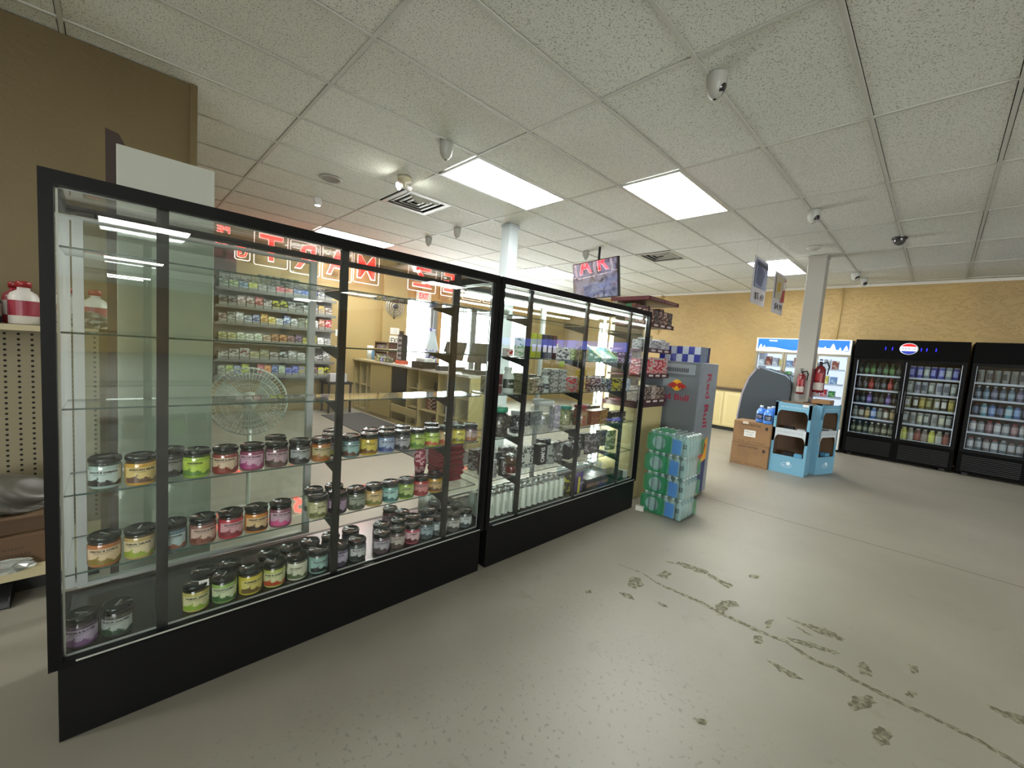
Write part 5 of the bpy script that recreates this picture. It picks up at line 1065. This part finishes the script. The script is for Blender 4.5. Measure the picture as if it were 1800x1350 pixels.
GR = [('c0b048', 'd8d8a0'), ('b08078', 'd8c8c0'), ('3c7a3c', '8cc080'), ('b8c4cc', 'e4e8ec'), ('a8a8b8', 'd8d8e0'), ('6a8ab8', 'c0d0e0'), ('b03038', 'e0b8b8'), ('c8ccd0', '9098a8'), ('8a4038', 'd0a890')]
for r_, z in enumerate(SS):
    for k in range(12):
        a, b_ = GR[(k * 5 + r_ * 3) % len(GR)]; h = .11 + .02 * ((k * 7 + r_) % 4); x = -1.34 + k * .114
        if x > -.09: continue
        o = obj('grocery_pack', (lambda q: (box(q, -.045, -.05, 0, .045, .05, h), q)[1])(NB()), pack(a, b_, 26, .7), None, (x, 6.88, z + .0005))
        tag(o, '%s grocery pack, %s place from left, %s shelf of snow-scene fridge' % (cname(a), ORD[k + 1], ['bottom', 'fourth', 'middle', 'second', 'top'][r_]), 'groceries', 'groceries in the snow-scene fridge')
# ---- wall cabinets
t = thing('base_cabinets', 'low cream base cabinets with a dark worktop along the back wall', 'cabinets', (-2.4, 7.0, 0))
part('carcass', mat('c8b884', .5), t, (-1.6, 0, .08, .9, .42, .84)); part('toe_kick', mat('1c1a16', .6), t, (-1.6, .04, 0, .9, .42, .08))
part('worktop', mat('4a3f34', .35), t, (-1.6, -.03, .84, .92, .42, .885))
for k in range(5):
    d = part('cabinet_door', mat('d0c290', .5), t, (-1.58 + k * .5, -.012, .11, -1.12 + k * .5, -.001, .81)); part('raised_panel', mat('cbbc88', .5), d, (-1.53 + k * .5, -.016, .17, -1.17 + k * .5, -.012, .75))

# ---- slanted grey merchandiser
t = thing('grey_merchandiser', 'dark grey curved-sided chiller case with a pale rim, behind the cardboard cartons', 'chiller case', (-.7, 4.75, 0))
PR = [(-.30, 0), (.30, 0), (.32, .85), (.33, 1.19), (.24, 1.27), (-.10, 1.36), (-.14, 1.36), (-.24, 1.20), (-.31, .95), (-.34, .6)]
bm = NB(); prism(bm, PR, 'y', 0, .02); prism(bm, PR, 'y', .55, .57); obj('side_panel', bm, mat('3c444b', .5), t)
bm = NB(); PR2 = [(x * .97, z * .985 + .003) for x, z in PR]; prism(bm, PR2, 'y', .02, .55, 0); obj('case_body', bm, mat('5a7078', .4), t)
bm = NB()
for a, b_ in list(zip(PR[5:], PR[6:])) + [(PR[9], PR[0])]:
    dx, dz = b_[0] - a[0], b_[1] - a[1]; L = math.hypot(dx, dz); nx_, nz_ = dz / L * .022, -dx / L * .022
    prism(bm, [a, b_, (b_[0] + nx_ * -1, b_[1] + nz_ * -1), (a[0] - nx_, a[1] - nz_)][::1], 'y', -.004, .574)
obj('pale_rim', bm, mat('a09aa8', .4), t)
bm = NB(); path(bm, [(.10, -.01, 1.33), (.2, -.01, 1.34), (.31, -.012, 1.25), (.335, -.01, 1.1), (.34, -.01, .9)], .006, 6); obj('cable', bm, mat('15171a', .5), t)
small('blue_glove', 'blue item resting on the base behind the display by the pillar', 'bag', -.25, 4.66, .0, .12, .1, .9, '34587a')

# ---- cardboard cartons and washer jugs
CB = noisy('7c6044', '866848', 4, .8, .4, .6, name='brown_cardboard')
for k in range(2):
    z = k * .306
    t = thing('shipping_carton', ['brown cardboard carton of plastic bottles on the floor, lower of two', 'brown cardboard carton with a white label, upper of two'][k], 'carton', (-.615 + .0 * k, 4.22, z), .02 * k)
    part('carton', CB, t, (-.23, -.17, 0, .23, .17, .304), bevel=.004); part('tape', mat('7a6040', .3), t, (-.232, -.02, .2, .232, .02, .3048))
    bm = NB(); write(bm, 'PLASTIC BOTTLES', (-.02, -.1725, .262), (1, 0, 0), (0, 0, 1), .022, .24, 0, .02); write(bm, 'RECYCLE', (-.12, -.1725, .03), (1, 0, 0), (0, 0, 1), .012, .08); write(bm, 'KEEP FROM FREEZING', (.07, -.1725, .03), (1, 0, 0), (0, 0, 1), .012, .2)
    box(bm, .16, -.1725, .22, .19, -.1722, .26); obj('printing', bm, mat('2c2018', .7), t)
    if k:
        part('white_label', mat('d8d8d4', .5), t, (-.09, -.1726, .1, .05, -.1722, .19)); bm = NB(); write(bm, 'PREMIUM BLUE', (-.02, -.174, .163), (1, 0, 0), (0, 0, 1), .02, .11); write(bm, 'ICE MELT', (-.02, -.174, .128), (1, 0, 0), (0, 0, 1), .02, .1); obj('label_text', bm, mat('2a2a3a'), t)
        part('packing_slip', mat('c8b8a8', .5), t, (-.12, -.173, .27, -.05, -.1722, .303))
for k, (x, y) in enumerate([(-.565, 4.20), (-.455, 4.12), (-.452, 4.31)]):
    t = thing('washer_jug', ['jug of blue fluid, leftmost of three on the upper carton', 'jug of blue fluid with dark label, front middle of three on the upper carton', 'jug of blue fluid mostly hidden, rightmost on the upper carton'][k], 'jug', (x, y, .6115), .3 * k)
    bm = NB(); lathe(bm, [(0, 0), (.05, 0), (.056, .008), (.056, .13), (.05, .165), (.025, .2), (.02, .205), (0, .206)], 18); 
    for v in bm.verts: v.co.y *= .85
    obj('jug_body', bm, mat('4c86d8', .2, coat=.4), t)
    bm = NB(); lathe(bm, [(.0, .204), (.022, .204), (.022, .232), (0, .234)], 14); obj('cap', bm, mat('c8d0dc', .4), t)
    bm = NB(); arcpatch(bm, .0572, -PI * .8, -PI * .2, .045, .12, 8)
    for v in bm.verts: v.co.y *= .86
    lb = obj('label', bm, mat('1c2440', .4), t); bm = NB(); write(bm, 'WASHER', (0, -.0505, .09), (1, 0, 0), (0, 0, 1), .014, .06); write(bm, 'FLUID', (0, -.0505, .068), (1, 0, 0), (0, 0, 1), .012, .045); obj('lettering', bm, mat('c8d0e0'), lb)
    bm = NB(); path(bm, [(.035, 0, .19), (.06, 0, .17), (.062, 0, .11), (.05, 0, .09)], .008, 8); obj('handle', bm, mat('4c86d8', .2), t)

# ---- blue cardboard floor displays
BL = mat('6c9fb8', .5, name='blue_card'); BRN = mat('6b5440', .7, name='card_inside'); PW = mat('b8c0c4', .5)
def card_display(x, y, rz, label, side=False):
    t = thing('cardboard_display', label, 'floor display', (x, y, 0), rz); w, d, h = .20, .26, .94
    part('side_wall', BL, t, (-w, 0, 0, -w + .012, d, h - .02)); part('side_wall', BL, t, (w - .012, 0, 0, w, d, h - .02)); part('inner_lining', BRN, t, (-w + .012, .001, .216, -w + .015, d - .01, h - .03), (w - .015, .001, .216, w - .012, d - .01, h - .03)); part('back_wall', BRN, t, (-w + .012, d - .01, 0, w - .012, d, h + .0))
    part('front_base', BL, t, (-w, -.012, 0, w, 0, .235)); part('shelf', BRN, t, (-w + .012, 0, .20, w - .012, d - .01, .215)); part('shelf', BRN, t, (-w + .012, 0, .54, w - .012, d - .01, .555)); part('top_tray', BRN, t, (-w + .012, 0, .86, w - .012, d - .01, .87))
    def lip(z, h_, m, arch):
        bm = NB(); n_ = 12
        P = [(-w, z), (-w, z - arch)] + [(-w + .03 + .0 * i, z - arch) for i in range(1)]
        P += [(-w + .03 + .05 * (1 - math.cos(PI / 2 * i / 5)), z - arch + arch * math.sin(PI / 2 * i / 5)) for i in range(1, 6)]
        P += [(w - .03 - .05 * (1 - math.cos(PI / 2 * i / 5)), z - arch + arch * math.sin(PI / 2 * i / 5)) for i in range(5, 0, -1)] + [(w - .03, z - arch), (w, z - arch), (w, z), (w, z + h_), (-w, z + h_)]
        prism(bm, P, 'y', -.012, 0); return obj('shelf_lip', bm, m, t)
    a = lip(.83, .10, BL, .09); b_ = lip(.50, .09, PW, .09)
    part('corner_post', BL, t, (-w, -.012, .235, -w + .03, 0, .94)); part('corner_post', BL, t, (w - .03, -.012, .235, w, 0, .94))
    bm = NB(); write(bm, 'Chill With Every Drop Daily', (0, -.0135, .875), (1, 0, 0), (0, 0, 1), .02, .30, 0); obj('lettering', bm, mat('c8e0ec', .5), a)
    bm = NB(); write(bm, 'pure alpine ice water', (0, -.0135, .545), (1, 0, 0), (0, 0, 1), .022, .28, 0); obj('lettering', bm, mat('8a949c', .5), b_)
    bm = NB(); path(bm, [(.05 * math.cos(a * PI / 12) * 1.2, -.0135, .115 + .03 * math.sin(a * PI / 12)) for a in range(24)], .002, 4, 0, True); poly(bm, [(q[0], -.0140, q[1]) for q in circ(.02, .14, .022, 14)]); write(bm, 'Icy Crisp', (0, -.0145, .112), (1, 0, 0), (0, 0, 1), .018, .085, 0, .02); obj('oval_emblem', bm, mat('dce8f0', .5), t)
    for q in ((-.02, .215), (-.05, .555)): part('leftover_carton', mat('1c1a1c', .5), t, (q[0] - .05, .08, q[1], q[0] + .06, .16, q[1] + .055))
    part('leftover_flap', mat('5898bc', .5), t, (.06, .03, .216, .15, .12, .27)); part('leftover_flap', mat('a8b0b0', .5), t, (.06, .03, .556, .15, .12, .60))
    if side:
        for z0 in (.27, .60)[:0]:
            bm = NB(); P = [(.03, z0), (.12, z0 - .02), (.2, z0 + .0), (.235, z0 + .06), (.21, z0 + .15), (.23, z0 + .24), (.14, z0 + .27), (.03, z0 + .24), (.02, z0 + .12)]
            poly(bm, [(w + .001, p[0], p[1]) for p in P]); obj('side_opening', bm, mat('3c2a20', .8), t)
        bm = NB(); poly(bm, [(w + .0016, .0, .46), (w + .0016, .25, .5), (w + .0016, .25, .6), (w + .0016, .0, .56)]); obj('white_swoosh', bm, mat('c4ccd0', .5), t)
    return t
card_display(-.18, 4.12, 0, 'empty blue cardboard floor display with two open shelves, front one facing the viewer')
card_display(.14, 4.62, math.radians(70), 'second blue cardboard floor display turned sideways, right of the front one', True)
t = thing('price_card', 'small white card on the upper lip of the front blue display', 'card', (-.05, 4.106, .90)); part('card', WHITE, t, (-.03, -.002, 0, .03, 0, .03))
small('open_box', 'open brown cardboard tray lying on top of the sideways blue display', 'carton', .03, 4.66, .9405, .20, .30, .05, '8a6844')

# ---- fire extinguishers on the pillar
REDM = mat('6a1016', .25, coat=.5, name='red_enamel')
def ext(x, y, z, r, h, label):
    t = thing('fire_extinguisher', label, 'fire extinguisher', (x, y, z))
    bm = NB(); lathe(bm, [(0, 0), (r * .9, 0), (r, .01), (r, h * .68), (r * .7, h * .77), (r * .25, h * .82), (0, h * .82)], 20); obj('cylinder', bm, REDM, t)
    bm = NB(); arcpatch(bm, r * 1.01, -PI * .85, -PI * .15, h * .08, h * .3, 10); obj('label', bm, mat('a8a098', .4), t); bm = NB(); arcpatch(bm, r * 1.012, -PI * .75, -PI * .3, h * .36, h * .58, 8); obj('instruction_label', bm, mat('902428', .4), t)
    bm = NB(); lathe(bm, [(0, h * .8), (r * .3, h * .8), (r * .3, h * .9), (0, h * .9)], 10); box(bm, -.01, -.07, h * .9, .01, .03, h * .93); box(bm, -.01, -.08, h * .96, .01, .03, h); obj('valve_and_lever', bm, mat('1c1c1c', .4), t)
    bm = NB(); path(bm, [(.0, -.01, h * .86), (r * 1.1, -.02, h * .92), (r * 1.5, -.02, h * .8), (r * 1.3, -.02, h * .55)], .008, 8); obj('hose', bm, mat('101010', .5), t)
    part('wall_hook', mat('6a6a6a', .4), t, (-.015, 0, h * .5, .015, r + .012, h * .56))
ext(-.262, 4.77, 1.03, .05, .36, 'small red fire extinguisher hanging on the front face of the square pillar')
ext(-.082, 4.92, 1.07, .065, .47, 'larger red fire extinguisher hanging on the right side of the square pillar')
t = thing('extinguisher_board', 'flat dark red backing board on the right side of the square pillar', 'board', (-.163, 4.945, 1.0)); part('board', mat('6e1c22', .4), t, (0, -.09, 0, .008, .09, .40))

# ---- tall silver drink cooler
t = thing('drink_cooler', 'tall silver energy-drink cooler with red lettering down its right side', 'cooler', (-.82, 1.865, 0))
SV = mat('6e757a', .35, .3, name='silver_steel'); SV2 = mat('8b9298', .35, .3)
part('cabinet', SV, t, (-.30, 0, .03, .30, .42, 1.365), bevel=.006); part('front_skin', SV2, t, (.30, .01, .03, .312, .41, 1.36))
part('top_vent', mat('8a9298', .4), t, (-.12, -.006, 1.24, .25, 0, 1.34)); bm = NB()
for k in range(14): box(bm, -.06 + k * .018, -.009, 1.26, -.052 + k * .018, -.006, 1.30)
obj('vent_slots', bm, mat('2c3034', .5), t)
for s in ((-.26, .04), (.24, .04), (-.26, .36), (.24, .36)): part('foot', mat('1a1a1a'), t, (s[0], s[1], 0, s[0] + .03, s[1] + .03, .03))
bm = NB(); write(bm, 'Red Bull', (.3135, .20, .99), (0, 0, -1), (0, 1, 0), .105, .54, 0, .02)
obj('side_lettering', bm, mat('a01838', .4), t); bm = NB(); write(bm, 'Red Bull', (.04, -.0015, 1.005), (1, 0, 0), (0, 0, 1), .06, .34, 0, .02); obj('front_lettering', bm, mat('a01838', .4), t)
def bull(bm, ox, oz, s, plane, flip=1, yel=True):
    def P(x, z, off): return ((ox + x * s * flip, -off, oz + z * s) if plane == 'y' else (.2022 + off, ox + x * s * flip, oz + z * s))
    B = [(-.02, .1), (.12, .28), (.35, .34), (.6, .26), (.85, .12), (1.05, -.12), (.8, -.02), (.7, -.1), (.74, -.28), (.55, -.14), (.35, -.12), (.28, -.3), (.2, -.12), (.08, -.02)]
    if yel: poly(bm, [P(a, b, .002) for a, b in circ(0, .08, .42, 24, .46)], 1)
    poly(bm, [P(a * .82, b * .9, .003) for a, b in B], 0); poly(bm, [P(-a * .82, b * .9, .0031) for a, b in B], 0)
bm = NB(); bull(bm, .078, 1.115, .125, 'y'); obj('bull_emblem', bm, [mat('a02018', .4), mat('e0a81c', .4)], t)
bm = NB(); poly(bm, [(.3128, .01, .03), (.3128, .32, .03), (.3128, .33, .38), (.3128, .01, .30)], 2); poly(bm, [(.3130, .01, .30), (.3130, .33, .38), (.3130, .33, .62), (.3130, .14, .50), (.3130, .01, .42)], 1)
P = [(.02, .34), (.12, .36), (.24, .42), (.30, .52), (.27, .56), (.20, .50), (.16, .53), (.10, .47), (.02, .46)]; poly(bm, [(.3134, a, b) for a, b in P], 0); obj('lower_panel_art', bm, [mat('a02018', .4), mat('e0a020', .4), mat('1c2460', .4)], t)
for k in range(2):
    t = thing('drink_tray', 'tray of blue and silver cans, %s of two on top of the silver cooler' % ['lower', 'upper'][k], 'can tray', (-.765, 2.02, 1.3655 + k * .078), 0, 'blue and silver trays')
    bm = NB()
    for i in range(7): box(bm, -.21 + i * .06, -.12, 0, -.15 + i * .06 - .0005, .12, .076, (i + k) % 2)
    obj('can_block', bm, [mat('262f80', .3), mat('a0a8b8', .3)], t)
    bm = NB(); poly(bm, [(.2102, -.12, .0), (.2102, .05, .0), (.2102, .05, .076), (.2102, -.12, .076)]); obj('end_print', bm, mat('6e7c90', .4), t)
    bm = NB(); poly(bm, [(.2102, .06, .0), (.2102, .118, .0), (.2102, .118, .076), (.2102, .06, .076)]); obj('end_stripe', bm, mat('1c2050', .4), t)

# ---- water bottle packs
WATER = mat('b4cfd0', .12, spec=.7, name='pet_bottle'); WATER.node_tree.nodes['Principled BSDF'].inputs['Alpha'].default_value = .42
bm = NB(); lathe(bm, [(0, 0), (.027, 0), (.03, .008), (.0285, .04), (.03, .05), (.0285, .07), (.03, .08), (.0285, .10), (.03, .115), (.026, .135), (.0125, .162), (.0125, .168), (.014, .169), (.014, .181), (0, .182)], 10, [0] * 12 + [1, 1]); 
WB = mesh('water_bottle', bm, [WATER, mat('d4dcdc', .4)])
GF = film('1a8a52', .66, .12, 'green_print'); BF = film('4a88d0', .75, .15, 'blue_print'); CF = thin_glass((.93, .98, .96), 'shrink_film', .06, 1.45, 1.6)
for k in range(4):
    t = thing('water_pack', 'shrink-wrapped pack of water bottles with green print, %s' % ['bottom one of the stack', 'second from the bottom of the stack', 'third from the bottom of the stack', 'topmost of the stack'][k], 'water pack', (-.49 + (.006 if k % 2 else -.004), 1.385, k * .186), random.uniform(-.02, .02), 'stack of water packs')
    for i in range(6):
        for j in range(5):
            if 0 < i < 5 and 0 < j < 4 and k < 3: continue
            link('bottle', WB, t, (-.155 + i * .062, -.125 + j * .0625, .001))
    bm = NB(); a, b_, h = .19, .16, .184
    prof = [(-a, 0), (a, 0), (a, .14), (a - .025, h - .012), (a - .05, h), (-a + .05, h), (-a + .025, h - .012), (-a, .14)]
    prism(bm, prof, 'y', -b_, b_); obj('shrink_film', bm, CF, t)
    # green frame with a clear window on the side facing the camera, blue strip at the corner
    bm = NB(); n_ = 24; R1 = [(-.075 + .06 * math.cos(2 * PI * i / n_), .08 + .062 * math.sin(2 * PI * i / n_)) for i in range(n_)]
    def edge(p):
        dx, dz = p[0] + .075, p[1] - .08; m_ = max(abs(dx) / .112, abs(dz) / .078, 1e-6); return (-.075 + dx / m_, .08 + dz / m_)
    for i in range(n_): p, q = R1[i], R1[(i + 1) % n_]; e, f = edge(p), edge(q); poly(bm, [(p[0], -b_ - .002, p[1]), (q[0], -b_ - .002, q[1]), (f[0], -b_ - .002, f[1]), (e[0], -b_ - .002, e[1])])
    obj('green_print', bm, GF, t); bm = NB()
    for i in range(3, 6): poly(bm, [(a + .002, .02 + i * .022, .0 + .01), (a + .002, .042 + i * .022, .01), (a + .002, .042 + i * .022, .14 + .006 * math.sin(i * 2)), (a + .002, .02 + i * .022, .14 + .006 * math.sin(i * 2 - 2))])
    obj('green_end_print', bm, GF, t); bm = NB()
    poly(bm, [(-a + .03, -b_ + .01, h - .0105 + .012), (.03, -b_ + .01, h + .0015), (.0, .0, h + .0015), (-a + .05, .02, h + .0015)])
    obj('green_top_print', bm, GF, t)
    bm = NB(); poly(bm, [(.045, -b_ - .0025, .012), (.125, -b_ - .0025, .012), (.125, -b_ - .0025, .135), (.045, -b_ - .0025, .14)]); obj('blue_print', bm, BF, t)
    bm = NB(); write(bm, '32', (.155, -b_ - .003, .09), (0, 0, 1), (-1, 0, 0), .03, .04, 0, .02); obj('count_lettering', bm, mat('16202c'), t)
t = thing('paper_box', 'small white box lying on the floor between the right case and the water packs', 'box', (-.655, 1.225 - .05, 0), .3); part('box', mat('c8c6bc', .5), t, (-.035, -.02, 0.0005, .035, .02, .045), bevel=.002); part('print_block', mat('8a8c88', .5), t, (.0352, -.012, .012, .0356, .012, .032))

# ---- cigarette rack on a cream stand
t = thing('cream_stand', 'cream-coloured low stand under the dark red rack, beside the silver cooler', 'stand', (-1.0, 1.54, 0)); part('cabinet', mat('b4a878', .5), t, (-.19, -.28, 0, .15, .28, .90)); part('top', mat('3a1a1e', .35), t, (-.2, -.29, .90, .168, .29, .945))
t = thing('cigarette_rack', 'dark red multi-shelf cigarette rack with canopy, on the cream stand', 'rack', (-1.0, 1.54, .9465)); MR = mat('4a161c', .4, name='maroon_plastic')
part('back_panel', mat('b8a888', .6), t, (-.19, -.28, 0, -.175, .28, .955))
part('end_post', mat('a89c88', .5), t, (-.175, .262, 0, -.14, .28, .955)); part('end_post', mat('a89c88', .5), t, (-.175, -.28, 0, -.14, -.262, .955))
part('canopy', MR, t, (-.2, -.30, .955, .20, .31, .99)); bm = NB(); write(bm, 'LUCKY STRIKE', (.2015, .0, .972), (0, 1, 0), (0, 0, 1), .014, .5); obj('canopy_lettering', bm, mat('a89a9a'), t)
RZ = [.0, .25, .49, .73]
for k, z in enumerate(RZ):
    s = part('rack_shelf', MR, t, (-.175, -.28, z, .172, .28, z + .016)); part('price_rail', mat('3a1418', .4), s, (.172, -.29, z - .008, .18, .29, z + .034))
    for q in range(4): part('price_ticket', mat('c0b8b4', .5), s, (.18, -.26 + q * .135, z + .004, .1815, -.18 + q * .135, z + .022))
RC = [['8a8078 b8a8a0', '4a4038 a09080', '3c3430 8a7c70'], ['a03038 d8b0b0', 'a8242e d0a8a8', 'b0a8a0 c04048'], ['a8a4a8 6a6a70', '9c9c9c c8c8d0', '8c8c90 b8b8c0'], ['3a2224 988078', '5a3030 b0a090', '2c2424 6a645c']]
for r_, z in enumerate(RZ):
    for k in range(6):
        a, b_ = RC[r_][k % 3].split(); h = (.13, .15, .09, .14)[r_] + .02 * ((k + r_) % 3 == 0)
        o = obj('cigarette_packs', (lambda q: (box(q, -.05, -.043, 0, .05, .043, h), q)[1])(NB()), pack(a, b_, 40, .8), None, (-.89, 1.54 - .235 + k * .094, .9465 + z + .0165))
        tag(o, '%s cigarette packs, %s from left, %s shelf of dark red rack' % (cname(a), ORD[k + 1], ['lowest', 'second', 'third', 'top'][r_]), 'packs', 'packs on the dark red rack')
small('green_box', 'green and brown carton standing behind the top row of packs under the rack canopy', 'box', -1.02, 1.36, .9465 + .7465, .1, .1, .19, '4a7a5a', '7a4a40')
small('price_sign', 'little yellowish hanging ticket box on the third shelf of the dark red rack', 'ticket', -.99, 1.66, .9465 + .5065, .05, .06, .15, 'b0a468')
